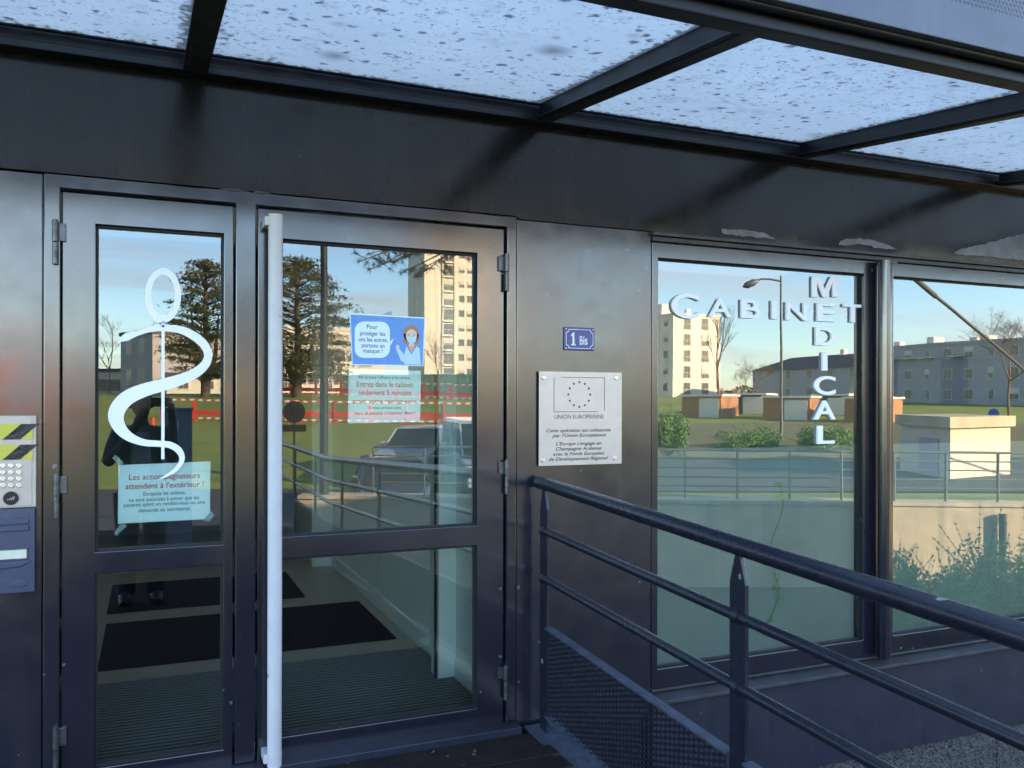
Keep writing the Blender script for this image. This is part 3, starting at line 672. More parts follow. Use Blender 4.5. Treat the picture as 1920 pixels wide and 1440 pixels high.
# ---- mats inside (things)
def floor_quad(name, m, pts, z, t, label, cat, group=None):
    q = MB(); q.poly([(x, y, z) for x, y in pts], (0, 0, t)); return tag(q.build(name, m, bevel=.002), label, cat, group)
def flat_mat(c, label):
    nl, fl, fr_, nr = [G(px, py, zf) for px, py in c]
    y0 = (nl.y + nr.y) / 2; y1 = (fl.y + fr_.y) / 2; x0 = (nl.x + fl.x) / 2; x1 = (nr.x + fr_.x) / 2
    floor_quad('door_mat', 'mat', [(x0, y0), (x1, y0), (x1, y1), (x0, y1)], zf + .001, .008, label, 'door mat', 'black mats in the lobby')
flat_mat(((185,1263.6),(195.5,1176),(672,1126),(738,1196)), 'wide black pile mat just behind the ribbed entrance mat')
flat_mat(((201,1154),(209.5,1100),(538,1073),(569,1119)), 'narrower black pile mat farthest inside the lobby')
t = thing('entrance_mat', 'dark ribbed aluminium entrance mat lying directly behind the glass doors', 'entrance mat', (0, .1, zf))
gq = MB(); gq.box(LW + .03, RW - .004, .105, 1.15, zf + .001, zf + .005); gq.build('mat_base', 'gratebase', t)
gq = MB(); yy = .12
while yy < 1.14: gq.box(LW + .035, RW - .008, yy, yy + .012, zf + .006, zf + .012); yy += .036
gq.build('mat_ribs', 'grate', t)

# ---- hanging plant just behind the left window
t = thing('hanging_plant', 'trailing green houseplant hanging behind the lettered window', 'houseplant', F(1450, 930, .05))
random.seed(5); st = MB(); lf = MB(); path = []
for i in range(14):
    py = 905 + i * 21; path.append(F(1462 + 10 * math.sin(i * .8) - i * 1.2, py, .055))
st.tube(path, .0018, 6)
for i, q in enumerate(path):
    for sgn in (-1, 1):
        if random.random() < .3: continue
        a = random.uniform(.4, 1.3) * sgn; L_ = random.uniform(.025, .05); w = L_ * .36
        d = Vector((math.sin(a), 0, -math.cos(a))); r = Vector((d.z, 0, -d.x)); y = random.uniform(.046, .058)
        o = q + Vector((0, y - q.y, 0)); lf = MB(); lf.add([o, o + d * L_ * .5 + r * w, o + d * L_ + Vector((0,.003,0)), o + d * L_ * .5 - r * w], [(0,1,2,3)]); lf.build('leaf', 'leaf_in', t)
st.build('stem', 'leaf_in', t)

# ================================================================== CANOPY
C_ = thing('entrance_canopy', 'dark steel canopy with dirt speckled frosted glass over the entrance', 'canopy', (0, 0, 2.6))
SL = .114; CD = 1.45
beams = [.150 + 1.39 * k for k in range(-2, 7)]
zr = fz(650, 190)                                          # underside of rear rail
def cz(y): return zr + SL * y                               # canopy falls towards the front (y negative)
r_ = MB(); r_.box(-3.0, 9.0, -.085, -.016, zr, zr + .03); r_.box(-3.0, 9.0, -.060, -.016, zr + .031, zr + .105); r_.build('rear_rail', 'beam', C_, bevel=.004)
r_ = MB(); r_.box(-3.0, 9.0, -.104, -.086, zr + .062, zr + .085); r_.build('glazing_strip', 'beam', C_, bevel=.002)
for xb in beams:
    b_ = MB(); b_.beam((xb, -.088, cz(0) + .045), (xb, -CD, cz(-CD) + .045), .058, .085); b_.beam((xb, -.088, cz(0) + .012), (xb, -CD, cz(-CD) + .012), .085, .012)
    b_.build('beam', 'beam', C_, bevel=.004)
f_ = MB(); zc0 = cz(-CD)
f_.box(-3.0, 9.0, -CD - .065, -CD - .002, zc0 - .012, zc0 + .085); f_.build('front_beam', 'beam', C_, bevel=.005)
f_ = MB(); f_.tube([(-3.0, -CD - .085, zc0 + .035), (9.0, -CD - .085, zc0 + .035)], .014, 12); f_.build('gutter_pipe', 'beam', C_)
zq0 = F(1700, 58, -CD - .12).z; zq1 = F(1920, 38, -CD - .12).z
f_ = MB(); f_.box(-3.0, 9.0, -CD - .125, -CD - .115, zq0, zq1); f_.box(-3.0, 9.0, -CD - .114, -CD - .05, zq0 + .001, zq0 + .006) ; f_.build('front_panel', 'beam_front', C_, bevel=.003)
# perforated sheet above the front panel: real round-ish holes
pf = MB(); px_ = .0165; zs = zq1 + .003
def hexhole(mb, cx, cz_, w, h, r, y, t):
    n = 8; inn = [(cx + r * math.cos(2*PI*k/n + PI/8), y, cz_ + r * math.sin(2*PI*k/n + PI/8)) for k in range(n)]
    def rim(k):
        a = 2*PI*k/n + PI/8; c, s = math.cos(a), math.sin(a); m_ = max(abs(c) / (w/2), abs(s) / (h/2)); return (cx + c / m_, y, cz_ + s / m_)
    out = [rim(k) for k in range(n)]
    mb.add(inn + out, [(k, (k+1) % n, n + (k+1) % n, n + k) for k in range(n)])
for j in range(16):
    for i in range(110):
        hexhole(pf, 1.9 + i * px_ + (px_ / 2 if j % 2 else 0), zs + j * .0143 + .007, px_, .0143, .0058, -CD - .108, 0)
o = pf.build('perforated_sheet', 'beam_front', C_); sd = o.modifiers.new('thick', 'SOLIDIFY'); sd.thickness = .0015
# glazing panels with the distance to their nearest bar stored for the dirt
for k in range(len(beams) - 1):
    x0, x1 = beams[k] + .030, beams[k+1] - .030; y0, y1 = -.090, -CD + .0
    nX, nY = 26, 26; vs = []; at = []
    for j in range(nY + 1):
        for i in range(nX + 1):
            x = x0 + (x1 - x0) * i / nX; y = y0 + (y1 - y0) * j / nY
            vs.append((x, y, cz(y) + .080)); at.append(min((x - x0) + .0, (x1 - x) , (y0 - y), .6 if True else 0))
    g_ = MB(); g_.add(vs, [(j*(nX+1)+i, j*(nX+1)+i+1, (j+1)*(nX+1)+i+1, (j+1)*(nX+1)+i) for j in range(nY) for i in range(nX)])
    o = g_.build('glass_panel', 'canopy', C_)
    a = o.data.attributes.new('edge', 'FLOAT', 'POINT')
    for i, v in enumerate(at): a.data[i].value = v
# ================================================================== SIGNS ON THE FACADE
# number plate
YP = -.008
c0, c1 = F(1056.5, 614, YP), F(1113.5, 656.5, YP)
t = thing('house_number_plate', 'small blue enamel house number plate reading 1 Bis', 'number plate', F(1085, 635, YP))
x0, x1, z1, z0 = c0.x, c1.x, (F(1056.5,613.3,YP).z + F(1113.5,615.5,YP).z)/2, (F(1056.5,656.5,YP).z + F(1113.5,658,YP).z)/2
q = MB(); q.box(x0, x1, YP - .008, YP - .0005, z0, z1); q.build('plate', 'enamel', t, bevel=.003, seg=3)
def border(i):
    r = .014; pts = []
    for (cx, cz_, a0) in ((x0+i, z0+i, 90), (x1-i, z0+i, 180), (x1-i, z1-i, 270), (x0+i, z1-i, 0)):
        for s_ in range(7): 
            a = rad(a0 - 90 * s_ / 6); pts.append((cx + r * math.cos(a) if True else 0, cz_ + r * math.sin(a)))
    return pts
Lp = border(.008); Lq = border(.0105); q = MB(); q.strip(Lp + Lp[:1], Lq + Lq[:1], YP - .0084, -.0006); q.build('border', 'enamel_white', t)
q = MB(); q.poly([F(X_, Y_, YP - .0086) for X_, Y_ in ((1073.3,644.6),(1073.3,629.5),(1070.6,630.2),(1070.6,628.0),(1074.4,623.2),(1077.0,623.2),(1077.0,644.8),(1079.2,645.2),(1079.2,647.6),(1071.0,647.6),(1071.0,645.0))], (0, -.0003, 0)); line(q, 'B', 1087, 1092.8, 646.5, 16.5, YP - .0086, offset=.015, full=True)
line(q, 'i', 1093.6, 1095.8, 646.5, 16, YP - .0086, offset=.015, full=True); line(q, 's', 1096.6, 1101.6, 646.8, 12, YP - .0086, offset=.015, full=True)
q.build('numeral', 'enamel_white', t)
for cx, cz_ in ((x0+.008, z0+.008), (x1-.008, z0+.008), (x1-.008, z1-.008), (x0+.008, z1-.008)):
    q = MB(); q.disc((cx, cz_), .0032, .0032, YP - .0105, YP - .008, 12); q.build('screw', 'steel', t)
# EU plaque
t = thing('funding_plaque', 'square brushed steel plaque with ring of twelve stars below the number plate', 'plaque', F(1085, 784, YP))
x0, x1 = F(1007.5, 785, YP).x, F(1162, 785, YP).x; z1 = (F(1008,696,YP).z + F(1162,699,YP).z)/2; z0 = (F(1007,873.8,YP).z + F(1161,868.4,YP).z)/2
q = MB(); q.box(x0, x1, YP - .018, YP - .013, z0, z1); q.build('plate', 'steel', t, bevel=.001)
YQ = YP - .0182
for px, py in ((1018.9, 707.8), (1154.4, 708.2), (1017.8, 862.7), (1152.2, 858.4)):
    c = F(px, py, YQ); q = MB(); q.disc((c.x, c.z), .0095, .0095, YQ - .007, YP - .0005, 20); q.build('bolt', 'bolt', t, bevel=.002)
q = MB()
def zx(X, Yz): return F(960 + X / 4.5, 580 + Yz / 4.5, YQ)
def bar(a, b, w=.0022):
    pa, pb = zx(*a), zx(*b)
    if abs(pa.x - pb.x) < abs(pa.z - pb.z): q.box(pa.x - w/2, pa.x + w/2, YQ - .0006, YQ - .0001, pa.z, pb.z)
    else: q.box(pa.x, pb.x, YQ - .0006, YQ - .0001, pa.z - w/2, pa.z + w/2)
bar((355,573),(355,865)); bar((353,865),(722,863)); bar((415,573),(780,573)); bar((780,571),(780,858))
cc = zx(568, 719); R = zx(568, 615).z - cc.z
for k in range(12):
    a = 2*PI*k/12; sx, sz = cc.x + R * math.sin(a), cc.z + R * math.cos(a); pts = []
    for m_ in range(10):
        rr = .0078 if m_ % 2 == 0 else .0031; b = 2*PI*m_/10; pts.append((sx + rr * math.sin(b), YQ - .0001, sz + rr * math.cos(b)))
    ctr_ = (sx, YQ - .0006, sz); front = [(p_[0], YQ - .0006, p_[2]) for p_ in pts]
    q.add([ctr_] + front, [(0, 1 + m_, 1 + (m_ + 1) % 10) for m_ in range(10)])
q.build('star_emblem', 'etch', t)
q = MB()
line(q, 'UNION EUROPÉENNE', 1040, 1131.8, 784.9, 7.6, YQ - .0005, offset=-.004); q.build('inscription', 'etch', t); q = MB()
for s_, a, b, y in (('Cette opération est cofinancée', 1024.4, 1145.6, 809.6), ("par l'Union Européenne", 1035.6, 1136.2, 818.9), ("L'Europe s'engage en", 1042, 1128, 834.4),
                    ('Champagne Ardenne', 1042, 1128, 843.8), ('avec le Fonds Européen', 1037, 1132.9, 853.3), ('de Développement Régional', 1029.3, 1140.4, 862.7)):
    if s_.startswith("L'Europe"): q.build('inscription', 'etch', t); q = MB()
    line(q, s_, a, b, y, 6.2, YQ - .0005, shear=.28, offset=.012)
q.build('inscription', 'etch', t)

# intercom
t = thing('door_intercom', 'steel door intercom with keypad and yellow black tape, left of the doors', 'intercom', F(20, 865, YP))
x0, x1 = F(-30, 865, YP).x, F(69, 865, YP).x; z1, z0 = F(35, 779, YP).z, F(35, 951, YP).z
q = MB(); q.box(x0, x1, YP - .016, YP - .0005, z0, z1); q.build('housing', 'intercom', t, bevel=.003)
xa, xb_ = F(-22, 865, YP).x, F(61, 865, YP).x; yq = YP - .0165
q = MB(); q.box(xa, xb_, YP - .0185, YP - .0163, z0 + .006, z1 - .006); q.build('face_plate', 'intercom', t, bevel=.001)
yt = YP - .0188
for ya, yb_, sl in ((795, 824, 1), (834, 862, 1)):
    za, zb_ = F(20, ya, yt).z, F(20, yb_, yt).z; xl, xr = F(-20, 830, yt).x, F(61.5, 830, yt).x; h_ = za - zb_
    q = MB(); q.box(xl, xr, yt - .0006, yt - .0001, zb_, za); q.build('tape', 'yellow', t)
    d = h_ * 1.05; q = MB(); xm = xl + (xr - xl) * .30
    q.poly([(xm, yt - .0007, zb_), (xm + .052, yt - .0007, zb_), (xm + .052 + d, yt - .0007, za), (xm + d, yt - .0007, za)], (0, -.0014, 0))
    q.build('tape_stripe', 'blacktape', t)
for cx in (5.5, 20.5, 35.5):
    for cy in (873, 885.5, 897.7, 910):
        c = F(cx, cy, yt); q = MB(); q.disc((c.x, c.z), .0088, .0088, yt - .0035, yt, 18)
        q.build('key', 'bolt', t, bevel=.0015)
c = F(20.5, 934, yt); q = MB(); q.disc((c.x, c.z), .023, .023, yt - .006, yt, 32); rd = q.build('badge_reader', 'reader', t, bevel=.002)
q = MB()
for k in range(4): q.poly([(c.x - .011 + k * .006, yt - .0063, c.z - .006), (c.x - .009 + k * .006, yt - .0063, c.z - .006), (c.x - .006 + k * .006, yt - .0063, c.z - .002 + k * .003), (c.x - .008 + k * .006, yt - .0063, c.z - .002 + k * .003)], (0, -.0006, 0))
q.build('reader_mark', 'steel', rd)
# letterbox
t = thing('letterbox', 'slate blue letterbox with name window below the intercom', 'letterbox', F(20, 1030, YP))
x0, x1 = F(-30, 1030, YP).x, F(67, 1030, YP).x; z1, z0 = F(35, 952.5, YP).z, F(35, 1110, YP).z
q = MB(); q.box(x0, x1, YP - .020, YP - .0005, z0, z1); q.build('box_front', 'mailbox', t, bevel=.003)
q = MB(); xr = F(56, 983, YP).x; za, zb_ = F(20, 971, YP).z, F(20, 995, YP).z
q.box(x0 + .015, xr, YP - .028, YP - .0202, zb_, zb_ + (za-zb_)*.42); q.box(x0 + .015, xr, YP - .026, YP - .0202, zb_ + (za-zb_)*.52, za); q.build('slot_flap', 'mailbox', t, bevel=.003)
xr = F(55, 1038, YP).x; za, zb_ = F(20, 1027, YP).z, F(20, 1049, YP).z
q = MB(); q.box(x0 + .016, xr, YP - .0225, YP - .0202, zb_, za); q.build('label_frame', 'worn', t, bevel=.001)
q = MB(); q.box(x0 + .02, xr - .006, YP - .0232, YP - .0226, zb_ + .005, za - .005); q.build('name_label', 'label', t)
q = MB(); q.poly([(x0 + .006, YP - .0203, F(20,1052,YP).z), (x1 - .01, YP - .0203, F(60,1049,YP).z), (x1 - .04, YP - .0203, F(40,1060,YP).z), (x0 + .006, YP - .0203, F(20,1066,YP).z)], (0, -.007, 0)); q.build('grip_ledge', 'mailbox', t, bevel=.003)
c = F(40, 1092, YP); q = MB(); q.disc((c.x, c.z), .021, .012, YP - .024, YP - .0202, 28); q.build('lock_cover', 'mailbox', t, bevel=.002)

# crossword lettering on the window glass
YG = .030
t = thing('window_lettering', 'white raised letters spelling CABINET across and MEDICAL downwards on window glass', 'lettering', F(1545, 585, YG))
for ch, a, b, ya, yb_ in (('C',1258,1310,550,597.5),('A',1328,1371,560,595),('B',1388.6,1427.5,562.5,597),('I',1446,1456,564,598.5),('N',1473,1512.5,567,601),('E',1531,1564,569,603),('T',1580,1616,570.7,604.5),
        ('M',1523,1571.5,518,557),('D',1528,1565,614,648),('I',1541,1550,661,695),('C',1526,1565.5,705,740.5),('A',1525.5,1565.5,751,786.5),('L',1532,1563.5,798,832)):
    q = MB()
    if ch == 'M':
        w_ = b - a; h_ = yb_ - ya; mk = ((0,1),(0,0),(.27,0),(.5,.62),(.73,0),(1,0),(1,1),(.80,1),(.80,.28),(.58,1),(.42,1),(.20,.28),(.20,1))
        q.poly([F(a + w_ * X_, ya + h_ * Y_, YG - .0135) for X_, Y_ in mk], (0, .012, 0)); q.build('letter', 'foam', t, bevel=.0022)
    else:
        line(q, ch, a, b, yb_, yb_ - ya, YG - .008, offset=.012, full=True, extrude=.05, bevel=.004, depth=.12); q.build('letter', 'foam', t)

# medical emblem: ring, rod and snake in white vinyl on the narrow leaf's glass
YV = .0255
t = thing('snake_emblem', 'large white vinyl snake coiled round a rod with ring on the narrow door', 'emblem', F(305, 700, YV))
def z7(X, Yz): 
    p_ = F(180 + X / 3.273, 560 + Yz / 3.273, YV); return Vector((p_.x, p_.z))
def cat(P, n=8):
    out = []
    for i in range(len(P) - 1):
        p0, p1, p2, p3 = P[max(i-1,0)], P[i], P[i+1], P[min(i+2, len(P)-1)]
        for k in range(n):
            t_ = k / n; out.append(tuple(.5 * ((2*b) + (-a + c) * t_ + (2*a - 5*b + 4*c - d) * t_**2 + (-a + 3*b - 3*c + d) * t_**3) for a, b, c, d in zip(p0, p1, p2, p3)))
    out.append(P[-1]); return out
snake = [(130,278,4),(148,262,12),(165,248,34),(190,234,48),(222,222,40),(260,212,28),(330,190,32),(415,181,38),(520,192,46),(605,232,52),(665,285,52),(688,345,50),(672,400,54),(620,450,60),(545,487,66),(460,515,72),(390,535,76),(300,560,82),(210,598,90),(150,650,96),(122,715,98),(142,785,80),(200,845,58),(290,882,42),(380,890,38),(450,897,40),(502,925,42),(526,965,36),(522,1005,30),(490,1048,26),(440,1082,16),(380,1112,2)]
cp = cat(snake); Lo = []; Hi = []
for i, (X, Yz, w) in enumerate(cp):
    a, b = cp[max(i-1,0)], cp[min(i+1, len(cp)-1)]; tx, ty = b[0]-a[0], b[1]-a[1]; l_ = math.hypot(tx, ty); nx_, ny_ = -ty/l_, tx/l_
    Lo.append(tuple(z7(X + nx_*w/2, Yz + ny_*w/2))); Hi.append(tuple(z7(X - nx_*w/2, Yz - ny_*w/2)))
q = MB(); q.strip(Lo, Hi, YV, -.0006); q.build('snake', 'vinyl', t)
a, b = z7(402, 190), z7(420, 985); q = MB(); q.box(a.x, b.x, YV - .0009, YV - .0003, b.y, a.y); q.build('rod', 'vinyl', t)
A_, B_ = [], []
for k in range(49):
    g_a = 2*PI*k/48; A_.append(tuple(z7((305.6-180)*3.273 + 111*math.sin(g_a), (554-560)*3.273 - 168*math.cos(g_a)))); B_.append(tuple(z7((305.6-180)*3.273 + 72*math.sin(g_a), (553-560)*3.273 - 124*math.cos(g_a))))
q = MB(); q.strip(A_, B_, YV, -.0006); a, b = z7(404, 140), z7(420, 175); q.box(a.x, b.x, YV - .0006, YV, b.y, a.y); q.build('ring', 'vinyl', t)

# paper notices behind the glass
YN = .040
def quadpaper(corners, y, mname, parent, name):
    q = MB(); q.poly([F(px, py, y) for px, py in corners], (0, .0008, 0)); return q.build(name, mname, parent)
t = thing('companions_notice', 'pale paper notice with red heading taped low behind the narrow door glass', 'notice', F(307, 925, YN))
quadpaper(((222,872),(394.5,865),(393.5,973),(221,982)), YN, 'paper', t, 'sheet')
q = MB()
line(q, 'Les accompagnateurs', 242, 375, 898, 10.5, YN - .0006, offset=.012); line(q, "attendent à l'extérieur !", 235, 382, 914.8, 10.5, YN - .0006, offset=.012)
q.build('heading', 'red_ink', t)
q = MB()
for s_, a, b, y in (('Exceptés les enfants,', 269, 348, 928), ('ne sont autorisés à entrer que les', 242, 373, 938.5), ('patients ayant un rendez-vous ou une', 232, 384, 947.5), ('demande au secrétariat.', 260, 358, 958.5)):
    line(q, s_, a, b, y, 7.2, YN - .0006, offset=.004)
q.build('body_text', 'black_ink', t)
for c in (((210,858),(217,853),(232,868),(224,873)), ((213,1000),(219,1004),(238,986),(228,980)), ((381,975),(392,978),(402,966),(396,958))): quadpaper(c, YN - .001, 'tape', t, 'tape_strip')
t = thing('appointment_notice', 'pale paper notice about arriving five minutes early, below the blue poster', 'notice', F(722, 745, YN))
quadpaper(((654,692),(789,695),(788,791),(652.5,794)), YN, 'paper', t, 'sheet')
q = MB()
for s_, a, b, y in (('Entrez dans le cabinet', 669, 775, 725.5), ('seulement 5 minutes', 671.7, 771, 741), ('avant votre rendez-vous.', 661, 783, 757)): line(q, s_, a, b, y, 10.2, YN - .0006, offset=.010)
q.build('heading', 'red_ink', t)
q = MB()
for s_, a, b, y in (("Afin de limiter l'affluence et les contacts,", 671.7, 770, 710.5), ('Si vous arrivez avant,', 691.5, 753.5, 767), ("merci de patienter à l'extérieur. Merci !", 665, 778.5, 777.3)): line(q, s_, a, b, y, 6.0, YN - .0006, offset=.004); q.build('body_text', 'black_ink', t); q = MB()
YO = .0235
t = thing('mask_poster', 'blue poster with masked nurse drawing and speech bubble on the wide door', 'poster', F(726, 637, YO))
quadpaper(((655.5,587),(797.5,595.5),(794,686.5),(660,684.5)), YO + .0010, 'bubble', t, 'sheet')
quadpaper(((657.5,589.5),(795.5,597.5),(792.3,684.8),(661.5,682.5)), YO, 'blue_print', t, 'blue_ground')
def rrect(px0, px1, py0, py1, r, y, n=6):
    out = []
    for cx, cy, a0 in ((px1-r, py0+r, -90), (px1-r, py1-r, 0), (px0+r, py1-r, 90), (px0+r, py0+r, 180)):
        for k in range(n + 1): a = rad(a0 + 90*k/n); out.append(F(cx + r*math.cos(a), cy + r*math.sin(a), y))
    return out
def ell(cx, cy, rx, ry, y, n=24, a0=0, a1=360): return [F(cx + rx*math.cos(rad(a0 + (a1-a0)*k/n)), cy + ry*math.sin(rad(a0 + (a1-a0)*k/n)), y) for k in range(n if a1-a0 >= 360 else n+1)]
q = MB(); q.poly(rrect(665, 731, 603, 671, 17, YO - .0005), (0, -.0003, 0)); q.poly([F(731.5,640,YO-.0005), F(739,634,YO-.0005), F(731.5,649,YO-.0005)], (0,-.0003,0)); q.build('speech_bubble', 'bubble', t)
q = MB()
for s_, a, b, y in (('Pour', 688, 708, 616.5), ('protéger les', 675, 722, 629), ('uns les autres,', 672, 727, 640.5), ('portons un', 678, 721, 651.5), ('masque !', 681, 717, 661.5)): line(q, s_, a, b, y, 8, YO - .001, offset=.012)
q.build('bubble_text', 'navy_ink', t)
y = YO - .0005
q = MB(); q.poly(ell(771, 626, 14.5, 16.5, y), (0,-.0002,0)); q.poly([F(757,626,y), F(785,626,y), F(786,643,y), F(779,646,y), F(763,646,y), F(756,642,y)], (0,-.0002,0)); q.build('drawn_hair', 'hair_print', t)
q = MB(); q.poly(ell(771.5, 630, 10.5, 12.5, y - .0004), (0,-.0002,0)); q.poly([F(767,640,y-.0004), F(776,640,y-.0004), F(777,650,y-.0004), F(766,650,y-.0004)], (0,-.0002,0))
q.build('drawn_face', 'skin_print', t); q = MB(); q.poly(ell(745.5, 651, 3.6, 4.6, y - .0004), (0,-.0002,0)); q.build('drawn_hand', 'skin_print', t)
q = MB(); q.poly([F(762,632,y-.0008), F(781,632.5,y-.0008), F(779,641,y-.0008), F(771.5,644,y-.0008), F(764,640.5,y-.0008)], (0,-.0002,0)); q.build('drawn_mask', 'mask_print', t)
q = MB(); q.poly([F(762,649,y-.0009), F(771.5,665,y-.0009), F(781,649,y-.0009), F(787,654,y-.0009), F(789,683.8,y-.0009), F(758,683,y-.0009), F(757,668,y-.0009)], (0,-.0002,0))
q.poly([F(743,655,y-.0009), F(749,654,y-.0009), F(757,664,y-.0009), F(758,680,y-.0009), F(752,677,y-.0009)], (0,-.0002,0)); q.build('drawn_coat', 'coat_print', t)
q = MB(); q.poly([F(766,649,y-.0006), F(777,649,y-.0006), F(771.5,664,y-.0006)], (0,-.0002,0)); q.build('drawn_collar', 'orange_print', t)
q = MB()
for cx in (766.5, 776.5): q.poly(ell(cx, 628, 1.1, 1.6, y - .0009, 10), (0,-.0002,0))
q.build('drawn_eyes', 'navy_ink', t)
for c in (((664,586),(669,577),(675,587)), ((716,590),(733,583),(735,590))): quadpaper(c, YO - .001, 'tape', t, 'tape_strip')

# ================================================================== RAMP RAILING
RL = thing('ramp_railing', 'navy steel handrail with perforated lower panel along the entrance ramp', 'railing', (1.58, 0, 0))
XR = 1.535
def rz(y): return -.045 * (-.1 - y) if y > -4.6 else -.045 * 4.5          # rails follow the ramp
posts = [-.10, -1.39, -2.68, -3.97, -5.26, -6.55]
Y1 = -7.4
tp = [(XR, -.045, 1.045)] + [(XR, y, 1.045 + rz(y)) for y in (-.1, -2.0, -4.6, Y1)]
q = MB(); q.tube(tp, .0275, 20); q.build('top_rail', 'rail', RL)
for h_ in (.845, .645):
    q = MB(); q.tube([(XR, y, h_ + rz(y)) for y in (-.1, -2.0, -4.6, Y1)], .0165, 16); q.build('mid_rail', 'rail', RL)
for y in posts:
    q = MB(); dz = rz(y); w = .036
    q.poly([(XR - .006, y - w, dz - .02), (XR - .006, y + w, dz - .02), (XR - .006, y + w, .94 + dz), (XR - .006, y + .012, 1.02 + dz), (XR - .006, y - .012, 1.02 + dz), (XR - .006, y - w, .94 + dz)], (.012, 0, 0))
    for h_ in (.845, .645): q.tube([(XR, y - .012, h_ + dz), (XR, y + .012, h_ + dz)], .0225, 16)
    q.build('post', 'rail', RL, bevel=.002)
def panelcells(y0, y1):
    q = MB(); pw, ph = .026, .0195; z0, z1 = .083, .442
    nc = int((y0 - y1) / pw); nr = int((z1 - z0) / ph)
    for i in range(nc):
        yc = y0 - (i + .5) * pw
        for j in range(nr):
            zc_ = z0 + (j + .5) * ph + rz(yc) + (ph / 2 if i % 2 else 0); n = 6; r = .0078
            inn = [(XR + .002 * math.sin(2*PI*k/n), yc + r * 1.15 * math.cos(2*PI*k/n), zc_ + r * .85 * math.sin(2*PI*k/n)) for k in range(n)]
            def rim(k):
                a = 2*PI*k/n; c, s = math.cos(a), math.sin(a); m_ = max(abs(c) / (pw/2), abs(s) / (ph/2)); return (XR, yc + c / m_, zc_ + s / m_)
            out = [rim(k) for k in range(n)]
            # close the rectangle corners
            cr_ = [(XR, yc + a * pw/2, zc_ + b * ph/2) for a, b in ((1,1),(-1,1),(-1,-1),(1,-1))]
            q.add(inn + out + cr_, [(k, (k+1) % n, n + (k+1) % n, n + k) for k in range(n)] + [(6, 12, 7), (8, 13, 9), (9, 14, 10), (11, 15, 6)])
    o = q.build('perforated_panel', 'meshpaint', RL); sd = o.modifiers.new('thick', 'SOLIDIFY'); sd.thickness = .0015
for a, b in zip(posts, posts[1:]):
    panelcells(a - .036, b + .036)
    for h_, m_ in ((.445, 'flat'), (.075, 'flat')):
        q = MB(); q.beam((XR, a - .036, h_ + rz(a)), (XR, b + .036, h_ + rz(b)), .036, .010); q.build('flat_bar', m_, RL, bevel=.002)
q = MB(); q.beam((XR, -.03, .004), (XR, -4.6, -.045 * 4.5 + .004), .13, .010); q.beam((XR + .06, -.03, -.05), (XR + .06, -4.6, -.045*4.5 - .05), .010, .10); q.build('base_channel', 'flat', RL, bevel=.002)

# ================================================================== ACROSS THE STREET (seen mirrored in the glass)
random.seed(21)
def gpt(px, Z, dz=0.):
    q = V(px, 750, Z); return Vector((q.x, q.y, ground(q.x, q.y) + dz))
# retaining wall of the sunken garden, with its railing
a, b = V(560, 936, WALLZ), V(2080, 953, WALLZ); a.z = V(560, 936, WALLZ).z
u = Vector((b.x - a.x, b.y - a.y, 0)).normalized(); nrm = Vector((u.y, -u.x, 0)); nrm = nrm if nrm.y > 0 else -nrm
t = thing('retaining_wall', 'long stained concrete retaining wall reflected low in the windows', 'wall', (a.x, a.y, 0))
q = MB(); q.poly([a, b, Vector((b.x, b.y, -2.6)), Vector((a.x, a.y, -2.6))], -nrm * .55); q.build('wall', 'concrete', t)
q = MB(); c1_, c2_ = a + nrm * .04, b + nrm * .04; q.poly([c1_, c2_, c2_ - nrm * .6, c1_ - nrm * .6], (0, 0, .07)); q.build('coping', 'concrete', t)
d_ = V(1885, 960, WALLZ - .1); q = MB(); q.tube([(d_.x, d_.y, d_.z - .05), (d_.x, d_.y, -2.5)], .07, 10); q.build('downpipe', 'pole_dark', t)
t = thing('wall_railing', 'grey metal railing standing on the concrete retaining wall', 'railing', (a.x, a.y, a.z))
pts = [V(px, 938 + (px - 700) / 1380 * 14, WALLZ + .25) for px in range(700, 2080, 98)]
for h_ in (1.0, .82, .64, .46, .28):
    q = MB(); q.tube([p_ + Vector((0, 0, h_ + .07)) for p_ in (pts[0], pts[-1])], .026 if h_ == 1.0 else .015, 10); q.build('rail', 'pole_grey', t)
for p_ in pts:
    q = MB(); q.beam(p_, p_ + Vector((0, 0, 1.05)), .06, .02, up=(1, 0, 0)); q.build('post', 'pole_grey', t)

